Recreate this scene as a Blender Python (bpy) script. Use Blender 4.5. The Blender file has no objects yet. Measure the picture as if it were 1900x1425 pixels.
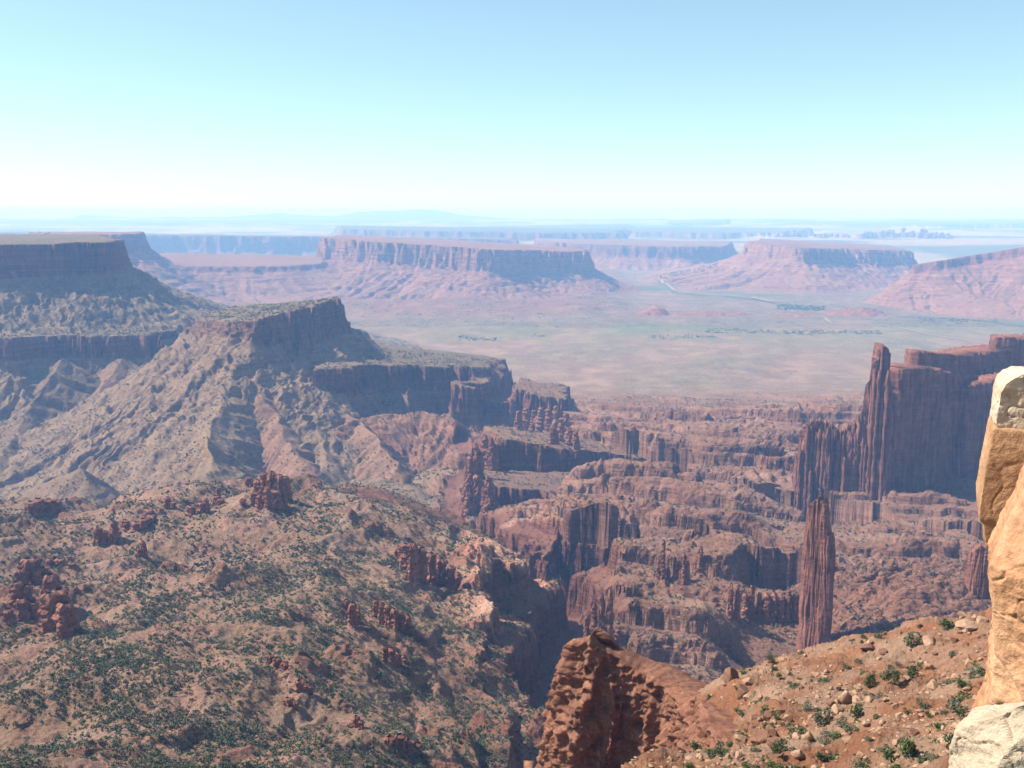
import bpy, math, random
import numpy as np

# ------------------------------------------------------------------ camera, sky, sun, exposure
SC = bpy.context.scene
W0, H0, F0 = 1900.0, 1425.0, 1825.0
EYE = 600.0                                   # metres above the valley floor
HROW = 395.0                                  # image row of eye level
PITCH = math.atan((H0/2 - HROW)/F0)
cam = bpy.data.cameras.new('camera'); cam_o = bpy.data.objects.new('camera', cam)
SC.collection.objects.link(cam_o)
cam.sensor_width = 36.0; cam.lens = 36.0*F0/W0
cam.clip_start = 0.2; cam.clip_end = 400000
cam_o.location = (0, 0, EYE); cam_o.rotation_euler = (math.pi/2 - PITCH, 0, 0)
SC.camera = cam_o

SUN_EL, SUN_AZ = math.radians(46), math.radians(-80)      # azimuth from +Y, negative = to the left
sun = bpy.data.lights.new('sun', 'SUN'); sun.energy = 5.0; sun.angle = math.radians(0.5)
sun.color = (1.0, 0.95, 0.87)
sun_o = bpy.data.objects.new('sun', sun); SC.collection.objects.link(sun_o)
sun_o.rotation_euler = (math.pi/2 - SUN_EL, 0, -SUN_AZ + math.pi)
# a sun lamp shines along its local -Z; the rotation above points +Z at the sun
sun_o.rotation_euler = (math.pi/2 - SUN_EL, 0, math.pi - SUN_AZ)
world = bpy.data.worlds.new('World'); SC.world = world; world.use_nodes = True
wn = world.node_tree; bg = wn.nodes['Background']
sky = wn.nodes.new('ShaderNodeTexSky'); sky.sky_type = 'NISHITA'; sky.sun_disc = False
sky.sun_elevation = SUN_EL; sky.sun_rotation = SUN_AZ
sky.altitude = 1900; sky.air_density = 1.0; sky.dust_density = 0.6; sky.ozone_density = 1.0
tint = wn.nodes.new('ShaderNodeMix'); tint.data_type = 'RGBA'; tint.blend_type = 'MULTIPLY'; tint.inputs[0].default_value = 1
tint.inputs[7].default_value = (0.96, 1.13, 1.09, 1)
gam = wn.nodes.new('ShaderNodeGamma'); gam.inputs[1].default_value = 0.76
wn.links.new(sky.outputs[0], gam.inputs[0]); wn.links.new(gam.outputs[0], tint.inputs[6]); wn.links.new(tint.outputs[2], bg.inputs[0]); bg.inputs[1].default_value = 0.13
SC.view_settings.view_transform = 'Standard'; SC.view_settings.look = 'None'
SC.view_settings.gamma = 1.0; SC.view_settings.exposure = 0.92
SC.render.engine = 'CYCLES'
SC.cycles.use_denoising = True; SC.cycles.denoising_prefilter = "ACCURATE"; SC.cycles.denoising_input_passes = "RGB_ALBEDO_NORMAL"; SC.cycles.use_adaptive_sampling = False
SC.cycles.max_bounces = 4; SC.cycles.volume_bounces = 2; SC.cycles.sample_clamp_indirect = 3.0; SC.cycles.diffuse_bounces = 2
SC.cycles.transparent_max_bounces = 8; SC.cycles.glossy_bounces = 1

# ------------------------------------------------------------------ helpers
CP, SP = math.cos(PITCH), math.sin(PITCH)
def slope(v):
    yv = (H0/2 - v)/F0
    return (-SP + yv*CP)/(CP + yv*SP)
def P(u, v, D):
    yv = (H0/2 - v)/F0; k = CP + yv*SP
    return ((u - W0/2)/F0/k*D, D, EYE + slope(v)*D)

rng = np.random.default_rng(11)
_perm = rng.permutation(256).astype(np.int32)
_g2 = np.stack([np.cos(np.arange(256)*2*np.pi/256), np.sin(np.arange(256)*2*np.pi/256)]).astype(np.float32)
_rv = rng.random(256).astype(np.float32)*2 - 1
def noise2(x, y, seed=0):
    x = np.asarray(x, np.float32); y = np.asarray(y, np.float32)
    xf = np.floor(x); yf = np.floor(y)
    fx = x - xf; fy = y - yf
    xi = xf.astype(np.int32) + seed*37; yi = yf.astype(np.int32) + seed*91
    pa = _perm[yi & 255]; pb = _perm[(yi + 1) & 255]
    h00 = _perm[(xi + pa) & 255]; h10 = _perm[(xi + 1 + pa) & 255]
    h01 = _perm[(xi + pb) & 255]; h11 = _perm[(xi + 1 + pb) & 255]
    ux = fx*fx*(3 - 2*fx); uy = fy*fy*(3 - 2*fy)
    a = _g2[0][h00]*fx + _g2[1][h00]*fy
    b = _g2[0][h10]*(fx - 1) + _g2[1][h10]*fy
    c = _g2[0][h01]*fx + _g2[1][h01]*(fy - 1)
    d = _g2[0][h11]*(fx - 1) + _g2[1][h11]*(fy - 1)
    a += ux*(b - a); c += ux*(d - c)
    return (a + uy*(c - a))*1.45
def fbm(x, y, o=4, seed=0, gain=0.5):
    r = 0; a = 1.0; f = 1.0
    for i in range(o):
        r = r + a*noise2(x*f + 17.3*i, y*f - 9.1*i, seed + i); a *= gain; f *= 2.03
    return r
def noise3(x, y, z, seed=0):
    x = np.asarray(x, np.float32); y = np.asarray(y, np.float32); z = np.asarray(z, np.float32)
    xf = np.floor(x); yf = np.floor(y); zf = np.floor(z)
    fx, fy, fz = x - xf, y - yf, z - zf
    xi = xf.astype(np.int32) + seed*37; yi = yf.astype(np.int32) + seed*91; zi = zf.astype(np.int32)
    ux = fx*fx*(3 - 2*fx); uy = fy*fy*(3 - 2*fy); uz = fz*fz*(3 - 2*fz)
    out = []
    for dz in (0, 1):
        pz = _perm[(zi + dz) & 255]; rows = []
        for dy in (0, 1):
            py = _perm[(yi + dy + pz) & 255]
            a = _rv[_perm[(xi + py) & 255]]; b = _rv[_perm[(xi + 1 + py) & 255]]
            rows.append(a + ux*(b - a))
        out.append(rows[0] + uy*(rows[1] - rows[0]))
    return out[0] + uz*(out[1] - out[0])
def sstep(a, b, x):
    t = np.clip((x - a)/(b - a), 0, 1); return t*t*(3 - 2*t)
def terrace(z, period, sharp=0.75):
    q = z/period; k = np.floor(q); f = q - k
    return (k + sstep(sharp, 1.0, f)*0.8 + f*0.2)*period

def link(name, mesh, parent=None):
    o = bpy.data.objects.new(name, mesh); SC.collection.objects.link(o)
    if parent: o.parent = parent
    return o
def tag(o, label, cat, group=None, kind=None):
    o['label'] = label; o['category'] = cat
    if group: o['group'] = group
    if kind: o['kind'] = kind
    return o
def mesh_np(name, V, F, mat, smooth=True, attrs=None):
    """V (n,3), F (m,3|4) -> mesh"""
    me = bpy.data.meshes.new(name)
    V = np.ascontiguousarray(V, np.float32); F = np.ascontiguousarray(F, np.int32)
    m, k = F.shape
    me.vertices.add(len(V)); me.vertices.foreach_set('co', V.ravel())
    me.loops.add(m*k); me.loops.foreach_set('vertex_index', F.ravel())
    me.polygons.add(m); me.polygons.foreach_set('loop_start', np.arange(0, m*k, k, dtype=np.int32))
    try: me.polygons.foreach_set('loop_total', np.full(m, k, np.int32))
    except Exception: pass
    me.polygons.foreach_set('use_smooth', np.full(m, smooth, bool))
    if attrs:
        for nm, arr in attrs.items():
            if arr.ndim == 2:
                a = me.color_attributes.new(nm, 'FLOAT_COLOR', 'POINT')
                if arr.shape[1] == 3: arr = np.concatenate([arr, np.ones((len(arr), 1))], 1)
                a.data.foreach_set('color', np.ascontiguousarray(arr, np.float32).ravel())
            else:
                a = me.attributes.new(nm, 'FLOAT', 'POINT')
                a.data.foreach_set('value', np.ascontiguousarray(arr, np.float32))
    me.materials.append(mat)
    me.update(calc_edges=True)
    return me
def grid_faces(nr, nc, wrap=False):
    r = np.arange(nr - 1)[:, None]; c = np.arange(nc if wrap else nc - 1)[None, :]
    c2 = (c + 1) % nc
    a = r*nc + c; b = r*nc + c2; d = (r + 1)*nc + c; e = (r + 1)*nc + c2
    return np.stack([a, b, e, d], -1).reshape(-1, 4)

# ------------------------------------------------------------------ materials
def nodes_of(name, rough=0.95):
    m = bpy.data.materials.new(name); m.use_nodes = True
    nt = m.node_tree; b = nt.nodes['Principled BSDF']
    b.inputs['Roughness'].default_value = rough; b.inputs['Specular IOR Level'].default_value = 0.12
    return m, nt, b
class G:
    """small node-building helper"""
    def __init__(s, nt): s.nt = nt
    def n(s, t, **kw):
        x = s.nt.nodes.new(t)
        for k, v in kw.items(): setattr(x, k, v)
        return x
    def lk(s, a, b): s.nt.links.new(a, b)
    def val(s, sock, x):
        if hasattr(x, 'is_linked') or hasattr(x, 'links'): s.lk(x, sock)
        else: sock.default_value = x
    def math(s, op, a, b=0.0, c=None, clamp=False):
        m = s.n('ShaderNodeMath', operation=op, use_clamp=clamp)
        s.val(m.inputs[0], a); s.val(m.inputs[1], b)
        if c is not None: s.val(m.inputs[2], c)
        return m.outputs[0]
    def mix(s, f, a, b, bt='MIX'):
        m = s.n('ShaderNodeMix', data_type='RGBA', blend_type=bt)
        s.val(m.inputs[0], f)
        for i, q in ((6, a), (7, b)):
            if isinstance(q, tuple): m.inputs[i].default_value = (*q, 1) if len(q) == 3 else q
            else: s.lk(q, m.inputs[i])
        return m.outputs[2]
    def noise(s, vec, scale, detail=4, rough=0.6):
        m = s.n('ShaderNodeTexNoise'); m.inputs['Scale'].default_value = scale
        m.inputs['Detail'].default_value = detail; m.inputs['Roughness'].default_value = rough
        s.lk(vec, m.inputs['Vector']); return m.outputs[0]
    def scale(s, vec, sc):
        m = s.n('ShaderNodeVectorMath', operation='MULTIPLY'); s.lk(vec, m.inputs[0]); m.inputs[1].default_value = sc
        return m.outputs[0]
    def ramp(s, f, lo, hi):
        m = s.n('ShaderNodeMapRange'); s.lk(f, m.inputs[0])
        m.inputs[1].default_value = lo; m.inputs[2].default_value = hi
        return m.outputs[0]

def terrain_mat(name, cell, px, strata=1.0, bump=1.0, s0=.88, s1=.45):
    """vertex 'Col' is the geology's own colour, 'veg' how much scrub grows; detail is procedural in world metres"""
    m, nt, b = nodes_of(name); g = G(nt)
    pos = g.n('ShaderNodeNewGeometry').outputs['Position']
    nrm = nt.nodes[-1].outputs['Normal']
    col = g.n('ShaderNodeAttribute', attribute_name='Col').outputs['Color']
    veg = g.n('ShaderNodeAttribute', attribute_name='veg').outputs['Fac']
    steep = g.n('ShaderNodeSeparateXYZ'); g.lk(nrm, steep.inputs[0])
    st = g.ramp(steep.outputs[2], s0, s1)                      # 1 on cliffs
    # strata: bands in z, gently warped
    sv = g.scale(pos, (0.0012, 0.0012, 0.055/strata*1.0))
    band = g.noise(sv, 2.2, 3, 0.75)
    streak = g.noise(g.scale(pos, (1, 1, 0.08)), 0.12/px, 4, 0.65)
    blot = g.noise(pos, 0.011/px, 5, 0.62)
    fine = g.noise(pos, 0.42/px, 5, 0.78)
    c = g.mix(g.ramp(blot, 0.3, 0.7), g.mix(1.0, col, (0.86, 0.84, 0.84), 'MULTIPLY'), g.mix(1.0, col, (1.16, 1.13, 1.1), 'MULTIPLY'))
    c = g.mix(g.math('MULTIPLY', st, 0.75), c, g.mix(1.0, c, g.mix(g.ramp(band, 0.35, 0.65), (0.66, 0.58, 0.56), (1.25, 1.2, 1.15)), 'MULTIPLY'))
    c = g.mix(g.math('MULTIPLY', st, 0.55), c, g.mix(1.0, c, g.mix(g.ramp(streak, 0.35, 0.65), (0.68, 0.62, 0.6), (1.2, 1.2, 1.2)), 'MULTIPLY'))
    c = g.mix(0.7, c, g.mix(1.0, c, g.mix(g.ramp(fine, 0.33, 0.67), (0.52, 0.5, 0.5), (1.42, 1.42, 1.42)), 'MULTIPLY'))
    # scrub: two sizes of dark dots
    flat = g.math('SUBTRACT', 1.0, g.math('MULTIPLY', st, 0.85))
    for cs, rad, colr, k in ((cell, 0.36, (0.055, 0.068, 0.036), 1.0), (cell*0.45, 0.34, (0.105, 0.112, 0.066), 1.25)):
        vo = g.n('ShaderNodeTexVoronoi', voronoi_dimensions='2D'); vo.inputs['Scale'].default_value = 1.0/cs
        g.lk(g.mix(0.06*1.0, pos, pos) if False else pos, vo.inputs['Vector'])
        rnd = g.n('ShaderNodeSeparateColor'); g.lk(vo.outputs['Color'], rnd.inputs[0])
        vv = g.math('MULTIPLY', g.math('MULTIPLY', veg, g.ramp(g.noise(pos, 0.25/cs, 3, 0.6), 0.32, 0.62)), k)
        on = g.math('LESS_THAN', rnd.outputs[0], vv)
        r = g.math('MULTIPLY', g.math('ADD', rnd.outputs[1], 0.45), rad)
        dot = g.math('MULTIPLY', g.math('LESS_THAN', vo.outputs['Distance'], r), on)
        c = g.mix(g.math('MULTIPLY', g.math('MULTIPLY', dot, flat), 0.9), c, colr)
    spk = g.math('MULTIPLY', g.ramp(g.noise(pos, .055, 4, .75), .53, .60), g.math('MULTIPLY', veg, flat))
    c = g.mix(g.math('MULTIPLY', spk, .85, clamp=True), c, (.085, .085, .05))
    g.lk(c, b.inputs['Base Color'])
    bp = g.n('ShaderNodeBump'); bp.inputs['Strength'].default_value = 0.9*bump; bp.inputs['Distance'].default_value = 4.5*px
    hsum = g.math('ADD', g.math('MULTIPLY', fine, 0.8), g.math('MULTIPLY', g.math('MULTIPLY', g.noise(g.scale(pos, (0.15, 0.15, 1.0)), 0.3/px, 3, 0.6), st), 1.2))
    g.lk(hsum, bp.inputs['Height']); g.lk(bp.outputs[0], b.inputs['Normal'])
    return m
M_NEAR = terrain_mat('near_slope_earth', 2.2, 0.12, 1.0)
M_MID = terrain_mat('canyon_rock_and_scrub', 6.5, 1.0, 1.0, 1.0, .95, .5)
M_FAR = terrain_mat('far_mesa_rock', 26.0, 4.0, 1.3, 1.0, .985, .86)

# ------------------------------------------------------------------ terrain primitives
def poly_sd(x, y, poly):
    """signed distance to a closed polygon (negative inside) and a running coordinate along its edge"""
    n = len(poly); best = np.full(x.shape, 1e18, np.float32); s_at = np.zeros(x.shape, np.float32)
    ins = np.zeros(x.shape, bool); s0 = 0.0
    for i in range(n):
        ax, ay = poly[i]; bx, by = poly[(i + 1) % n]
        ex, ey = bx - ax, by - ay; L2 = ex*ex + ey*ey; L = math.sqrt(L2)
        wx, wy = x - ax, y - ay
        t = np.clip((wx*ex + wy*ey)/L2, 0, 1)
        qx, qy = wx - t*ex, wy - t*ey
        d = qx*qx + qy*qy
        k = d < best
        best = np.where(k, d, best)
        s_at = np.where(k, s0 + t*L + 0.0, s_at)
        s0 += L
        cond = (ay > y) != (by > y)
        with np.errstate(divide='ignore', invalid='ignore'):
            xi = ax + (y - ay)/(by - ay + 1e-9)*ex
        ins ^= cond & (x < xi)
    d = np.sqrt(best)
    return np.where(ins, -d, d), s_at
def line_d(x, y, pts, vals=None):
    """distance to an open polyline, value interpolated along it, side sign, fraction along"""
    best = np.full(x.shape, 1e18, np.float32); val = np.zeros(x.shape, np.float32)
    side = np.zeros(x.shape, np.float32); s_at = np.zeros(x.shape, np.float32); endd = np.zeros(x.shape, np.float32)
    s0 = 0.0; n = len(pts)
    tot = sum(math.dist(pts[i], pts[i+1]) for i in range(n-1))
    for i in range(n - 1):
        ax, ay = pts[i]; bx, by = pts[i + 1]
        ex, ey = bx - ax, by - ay; L2 = ex*ex + ey*ey; L = math.sqrt(L2)
        wx, wy = x - ax, y - ay
        t = np.clip((wx*ex + wy*ey)/L2, 0, 1)
        d = (wx - t*ex)**2 + (wy - t*ey)**2
        k = d < best; best = np.where(k, d, best)
        if vals is not None: val = np.where(k, vals[i] + t*(vals[i+1] - vals[i]), val)
        side = np.where(k, np.sign(ex*wy - ey*wx), side)        # + = left of travel = behind when going right
        s_at = np.where(k, s0 + t*L, s_at); s0 += L
    return np.sqrt(best), val, side, s_at, tot

def plane_fit(pts):
    A = np.array([[p[0], p[1], 1.0] for p in pts]); b = np.array([p[2] for p in pts])
    return np.linalg.lstsq(A, b, rcond=None)[0]

class Mesa:
    def __init__(s, key, front, back, ch, cw, sl, Ht, gs, ga, wa, ws, fl, fs, seed, cap, talus, veg=(0.5, 0.4), ledge=0.0, lp=22.0, ztop=None, lin=.14, cut=False, nl=5, cutR=1e9):
        fp = [P(*q) for q in front]
        bp_ = [P(*q) for q in back]
        pts = fp + bp_
        s.poly = [(p[0], p[1]) for p in pts]
        s.zr = (min(p[2] for p in pts), max(p[2] for p in pts)) if ztop is None else (ztop, ztop)
        s.pl = plane_fit(pts) if ztop is None else np.array([0, 0, ztop])
        s.__dict__.update(key=key, ch=ch, cw=cw, sl=sl, Ht=Ht, gs=gs, ga=ga, wa=wa, ws=ws, fl=fl, fs=fs, seed=seed, cap=cap, talus=talus, veg=veg, ledge=ledge, lp=lp, lin=lin, cut=cut, nl=nl, cutR=cutR)
        s.flen = sum(math.dist(fp[i][:2], fp[i+1][:2]) for i in range(len(fp) - 1))
        s.reach = cw + Ht/sl*3 + wa + max(0, max(p[2] for p in pts) - ch - Ht + 40)/lin
        xs = [p[0] for p in pts]; ys = [p[1] for p in pts]
        s.bb = (min(xs) - s.reach, max(xs) + s.reach, min(ys) - s.reach, max(ys) + s.reach)
    def height(s, x, y):
        xw = x + s.wa*fbm(x/s.ws, y/s.ws, 3, s.seed)
        yw = y + s.wa*fbm(x/s.ws + 31, y/s.ws + 7, 3, s.seed + 5)
        d, sa = poly_sd(xw, yw, s.poly)
        zt = np.clip(s.pl[0]*x + s.pl[1]*y + s.pl[2], s.zr[0] - 4, s.zr[1] + 4)
        zt = zt + 0.03*s.ch*fbm(x/(s.ws*0.5), y/(s.ws*0.5), 3, s.seed + 9)
        f1 = noise2(x/s.fs, y/s.fs, s.seed + 3); f2 = noise2(x/(s.fs*0.37), y/(s.fs*0.37), s.seed + 4)
        dc = d + s.fl*(np.abs(f1)*1.5 - 0.5) + s.fl*0.4*(np.abs(f2)*1.5 - .5)
        ch = s.ch
        if s.key == 'butte':
            cf = sstep(-680, -520, x + 25*f1); ch = s.ch*(.32 + .68*cf); zt = zt - 14*(1 - cf) + 16*sstep(-560, -440, x)
        cl = 0; near_ = (dc > -3*s.cw) & (dc < 4*s.cw)
        LAY = ((0, .2), (.12, .2), (.3, .24), (.52, .18), (.78, .18)) if s.nl == 5 else tuple((j_/s.nl, 1.0/s.nl) for j_ in range(s.nl))
        wd = .2 if s.nl == 5 else .05
        for j, (a_, w_) in enumerate(LAY):
            lj = np.zeros_like(d); lj[near_] = noise2(x[near_]/(s.fs*.8), y[near_]/(s.fs*.8), s.seed + 20 + j) + .5*noise2(x[near_]/(s.fs*.26), y[near_]/(s.fs*.26), s.seed + 26 + j)
            cl = cl + w_*sstep(a_*s.cw, (a_ + wd)*s.cw, dc + lj*s.cw*(.28 if s.nl == 5 else .15))
        dt = np.maximum(dc - s.cw, 0)
        tal = s.Ht*(1 - np.exp(-dt*s.sl/s.Ht)) + s.lin*dt
        # gullies running straight down from the rim
        ss = sa + 0.16*d*noise2(sa/(s.gs*5), d/(s.gs*8), s.seed + 6)
        tri = lambda q: 1 - 2*np.abs((q*.5) % 1 - .5)*2*.5
        r = tri(2.6*noise2(ss/s.gs, d/(s.gs*12), s.seed + 7)); r2 = tri(2.6*noise2(ss/(s.gs*.34), d/(s.gs*12), s.seed + 8)); r3 = tri(2.4*noise2(ss/(s.gs*.13), d/(s.gs*6), s.seed + 16))
        ramp = np.clip(dt/(s.gs*2.2), 0, 1)
        gul = ramp*(s.ga*r + 0.34*s.ga*r2 + .12*s.ga*r3)
        z = zt - ch*cl - tal - gul
        if s.ledge > 0:
            zl = terrace(z + 3*f1, s.lp, 0.7); k = s.ledge*ramp*np.clip(0.5 + 1.4*noise2(x/(s.ws*.8), y/(s.ws*.8), s.seed + 12), 0, 1)
            z = z + k*(zl - z)
        zb_ = zt - ch; bm = np.clip(.3 + 1.5*noise2(x/(s.ws*.9), y/(s.ws*.9), s.seed + 17), 0, 1)*ramp; hb = s.lp*(.22 if s.lp < 30 else .5)
        for off, kk in ((1.3, 1), (2.9, .8), (4.6, 1), (6.4, .8)):
            q = z - (zb_ - off*s.lp + .35*s.lp*noise2(x/(s.ws*1.7), y/(s.ws*1.7), s.seed + 18))
            z = z + np.where(q > 0, hb*kk*bm*sstep(0, .12*s.lp, q)*np.exp(-np.maximum(q, 0)/(1.0*s.lp)), 0)
        # colours: 0 on top/cliff, 1 on talus
        iscliff = (1 - sstep(s.cw*0.9, s.cw*1.4, dc))*sstep(-2, 1, dc)
        wcut = sstep(0, 50, sa)*(1 - sstep(s.flen - 50, s.flen, sa))*(d > 0)*(1 - sstep(.55*s.cutR, s.cutR, d))
        return z, d, dc, iscliff, wcut

class Ridge:
    def __init__(s, key, pts, sl, ga, gs, seed, col, veg, own, amp=14, rough=0):
        p = [P(*q) for q in pts]; s.pts = [(q[0], q[1]) for q in p]; s.z = [q[2] for q in p]
        s.__dict__.update(key=key, sl=sl, ga=ga, gs=gs, seed=seed, cap=col, talus=col, veg=(veg, veg), own=own, amp=amp, cut=False, rough=rough)
        R = max(s.z)/sl + 60
        s.bb = (min(q[0] for q in p) - R, max(q[0] for q in p) + R, min(q[1] for q in p) - R, max(q[1] for q in p) + R)
    def height(s, x, y):
        xw = x + s.amp*fbm(x/70, y/70, 3, s.seed); yw = y + s.amp*fbm(x/70 + 5, y/70, 3, s.seed + 3)
        d, v, side, sa, tot = line_d(xw, yw, s.pts, s.z)
        tri = lambda q: 1 - np.abs((q*.5) % 1 - .5)*2
        ss = sa + .5*d*side; ramp = np.clip(d/(s.gs*1.2), 0, 1)
        gul = ramp*s.ga*(tri(2.6*noise2(ss/s.gs, d/(s.gs*9), s.seed + 7)) + .4*tri(2.6*noise2(ss/(s.gs*.35), d/(s.gs*4), s.seed + 8)))
        z = v + 5*noise2(sa/40, sa*0, s.seed + 9) - d*s.sl - gul
        if s.rough: z = z + s.rough*terrace(fbm(x/60, y/16, 3, s.seed + 11), .3, .75) + .25*s.rough*fbm(x/7, y/7, 3, s.seed + 12)
        return z, d, np.full_like(z, 1e3), np.zeros_like(z), np.zeros_like(z)

# --- base surface: thin-plate spline through points of the ground
CTRL = []
def cp(u, v, D): x, y, z = P(u, v, D); CTRL.append((x/y, math.log(y), z))
def cz(t, D, z): CTRL.append((t, math.log(D), z))
for t in (-.75, -.4, -.15, .1, .35, .7):
    for D in (4200, 5600): cz(t, D, 0)
for t, z in ((-.75, 60), (-.45, 40), (-.2, 25), (0.02, 14), (.2, 14), (.45, 20), (.7, 50)): cz(t, 3300, z)
# wash behind the near hill
for u in (-250, 0, 250, 470): cp(u, 925, 1900)
cp(700, 905, 1880); cp(815, 905, 1900); cp(835, 985, 1640)
for t in (-.65, -.45, -.25): cz(t, 2400, 55)
cz(-.12, 2500, 60); cz(-.06, 2300, 55)
# canyon country
for D in (900, 1150, 1450, 1750, 2100, 2500, 2900):
    for t in (.03, .13, .24, .36, .5, .7):
        if D < 1300 and t < .1: continue
        cz(t, D, 131 + (1700 - D)*.065)
# near hill on the left
for q in ((0, 1425, 450), (300, 1425, 450), (600, 1425, 460), (800, 1425, 490), (100, 1300, 540), (400, 1300, 530), (640, 1300, 560),
          (860, 1330, 590), (60, 1140, 760), (300, 1130, 740), (520, 1130, 740), (700, 1150, 760), (0, 1040, 960), (250, 1000, 1040), (420, 960, 1080),
          (510, 905, 1180), (600, 935, 1150), (700, 1000, 1030), (850, 1100, 930), (990, 1140, 910), (920, 1240, 720), (-250, 1050, 900), (-300, 1300, 520),
          (180, 945, 1200), (0, 950, 1250)): cp(*q)
cz(-.05, 1330, 200); cz(-.2, 1450, 170); cz(-.35, 1450, 130); cz(-.6, 1500, 100)
for t in (-.75, -.45, -.2, 0): cz(t, 300, 385); cz(t, 150, 440); cz(t, 60, 500); cz(t, 20, 540)
# right-hand near slope below the rim
for q in ((1830, 1112, 235), (1660, 1160, 215), (1480, 1195, 205), (1370, 1240, 195), (1290, 1270, 185), (1150, 1215, 212), (1075, 1180, 226),
          (1500, 1300, 138), (1650, 1250, 160), (1780, 1220, 165), (1350, 1380, 128), (1500, 1425, 98), (1700, 1400, 80), (1780, 1330, 95), (1160, 1425, 92)): cp(*q)
for q in ((.089, 168, 462), (.16, 150, 472), (.05, 200, 425), (.02, 255, 375), (.2, 128, 512), (-.03, 200, 410)): cz(*q)
for q in ((.165, 232, 474), (.12, 246, 474), (.2, 226, 478), (.08, 262, 468)): cz(*q)
for u, v, D, dz in ((1100, 1190, 262, 26), (1300, 1285, 262, 24), (1400, 1235, 262, 24), (1480, 1195, 262, 24), (1570, 1178, 262, 24), (1660, 1160, 268, 22), (1750, 1135, 275, 20), (1830, 1112, 282, 16), (1000, 1200, 280, 40)):
    x, y, z = P(u, v, D); cz(x/y, D, z - dz)
for q in ((1560, 1178, 210), (1740, 1138, 225), (1400, 1290, 150), (1600, 1380, 100), (1240, 1262, 195), (1300, 1278, 188), (1340, 1262, 190)): cp(*q)
cz(.05, 330, 400); cz(.2, 330, 420); cz(.35, 330, 425); cz(.6, 330, 430)
cz(.1, 520, 250); cz(.25, 550, 270); cz(.4, 560, 280); cz(.65, 600, 280); cz(.02, 420, 300)
cz(.2, 40, 560); cz(.4, 40, 562); cz(.7, 40, 566); cz(.3, 20, 572); cz(.7, 20, 575); cz(.05, 90, 530); cz(.6, 150, 545); cz(.75, 240, 530)
CTRL = np.array(CTRL)
def tps_solve(c):
    n = len(c); d2 = ((c[:, None, :2] - c[None, :, :2])**2).sum(-1)
    K = 0.5*d2*np.log(d2 + 1e-12); K += np.eye(n)*2e-4
    Pm = np.c_[np.ones(n), c[:, :2]]
    A = np.block([[K, Pm], [Pm.T, np.zeros((3, 3))]])
    return np.linalg.solve(A, np.r_[c[:, 2], 0, 0, 0])
_w = tps_solve(CTRL)
_tg = np.linspace(-.85, .85, 240); _lg = np.linspace(math.log(15), math.log(5600), 420)
_TT, _LL = np.meshgrid(_tg, _lg)
_B = np.full(_TT.shape, _w[-3]) + _w[-2]*_TT + _w[-1]*_LL
for i in range(len(CTRL)):
    d2 = (_TT - CTRL[i, 0])**2 + (_LL - CTRL[i, 1])**2
    _B += _w[i]*0.5*d2*np.log(d2 + 1e-12)
_near = np.array([(lambda p: (p[0]/p[1], math.log(p[1]), p[2]))(P(*q)) for q in ((1830, 1112, 235), (1660, 1160, 215), (1480, 1195, 205), (1370, 1240, 195), (1290, 1270, 185), (1150, 1220, 208), (1075, 1180, 226),
          (1500, 1300, 138), (1650, 1250, 160), (1780, 1220, 165), (1350, 1380, 128), (1500, 1425, 98), (1700, 1400, 80), (1780, 1330, 95), (1160, 1425, 92), (1240, 1258, 190), (1040, 1250, 215), (1420, 1300, 150))])
_nA = np.c_[np.ones(len(_near)), _near[:, 0], _near[:, 1], _near[:, 0]**2, _near[:, 0]*_near[:, 1], _near[:, 1]**2]
_nq = np.linalg.lstsq(_nA, _near[:, 2], rcond=None)[0]
_cq = [(1000, 1330), (1060, 1182), (1110, 1206), (1180, 1240), (1250, 1272), (1290, 1294), (1320, 1277), (1345, 1254), (1400, 1236), (1480, 1193), (1570, 1166), (1660, 1151), (1750, 1131), (1830, 1109), (1950, 1080), (2200, 1050)]
_crest = (np.array([P(u, v, 1.0)[0] for u, v in _cq]), np.array([slope(v) for u, v in _cq]))
def base_z(x, y):
    z = base_tps(x, y); t = x/y; l = np.log(np.maximum(y, 15))
    zs = _nq[0] + _nq[1]*t + _nq[2]*l + _nq[3]*t*t + _nq[4]*t*l + _nq[5]*l*l + 1.0
    z = np.where((t > 0) & (y < 330) & (y > 70), np.minimum(z, zs), z)
    # the crest of the near slope sags behind the red cliff and climbs to the right; beyond it the ground falls away
    zc = EYE + np.interp(t, _crest[0], _crest[1])*y - np.maximum(y - 208, 0)*.5
    z = np.where((t > .02) & (y < 400) & (y > 160), np.minimum(z, zc), z)
    # hollow at the foot of the red cliff
    dw = np.interp(t, [.03, .06, .155, .175, .199, .211, .226, .237], [222, 211, 209, 202, 184, 173, 163, 151])
    f = sstep(0, 4, dw - y)*sstep(112, 136, y)*sstep(-.02, .05, t)*(1 - sstep(.236, .242, t))
    return (z - f*np.maximum(z - 462, 0)).astype(np.float32)
def base_tps(x, y):
    t = np.clip(x/y, -.849, .849); l = np.log(np.clip(y, 15.1, 5590))
    a = (t - _tg[0])/(_tg[1] - _tg[0]); b = (l - _lg[0])/(_lg[1] - _lg[0])
    ai = a.astype(np.int32); bi = b.astype(np.int32); fa = a - ai; fb = b - bi
    z = (_B[bi, ai]*(1-fa) + _B[bi, ai+1]*fa)*(1-fb) + (_B[bi+1, ai]*(1-fa) + _B[bi+1, ai+1]*fa)*fb
    return np.where(y > 4200, z*np.clip((5100 - y)/900, 0, 1), z).astype(np.float32)

RED = np.array([.190, .087, .058]); DKRED = np.array([.155, .066, .047]); TAN = np.array([.262, .176, .112]); PALE = np.array([.30, .22, .155])
OLIVE = np.array([.16, .15, .085]); PINK = np.array([.255, .150, .108])
ROSE = np.array([.30, .155, .105]); SOIL = np.array([.30, .138, .074]); GREEN = np.array([.12, .17, .062])

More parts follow.
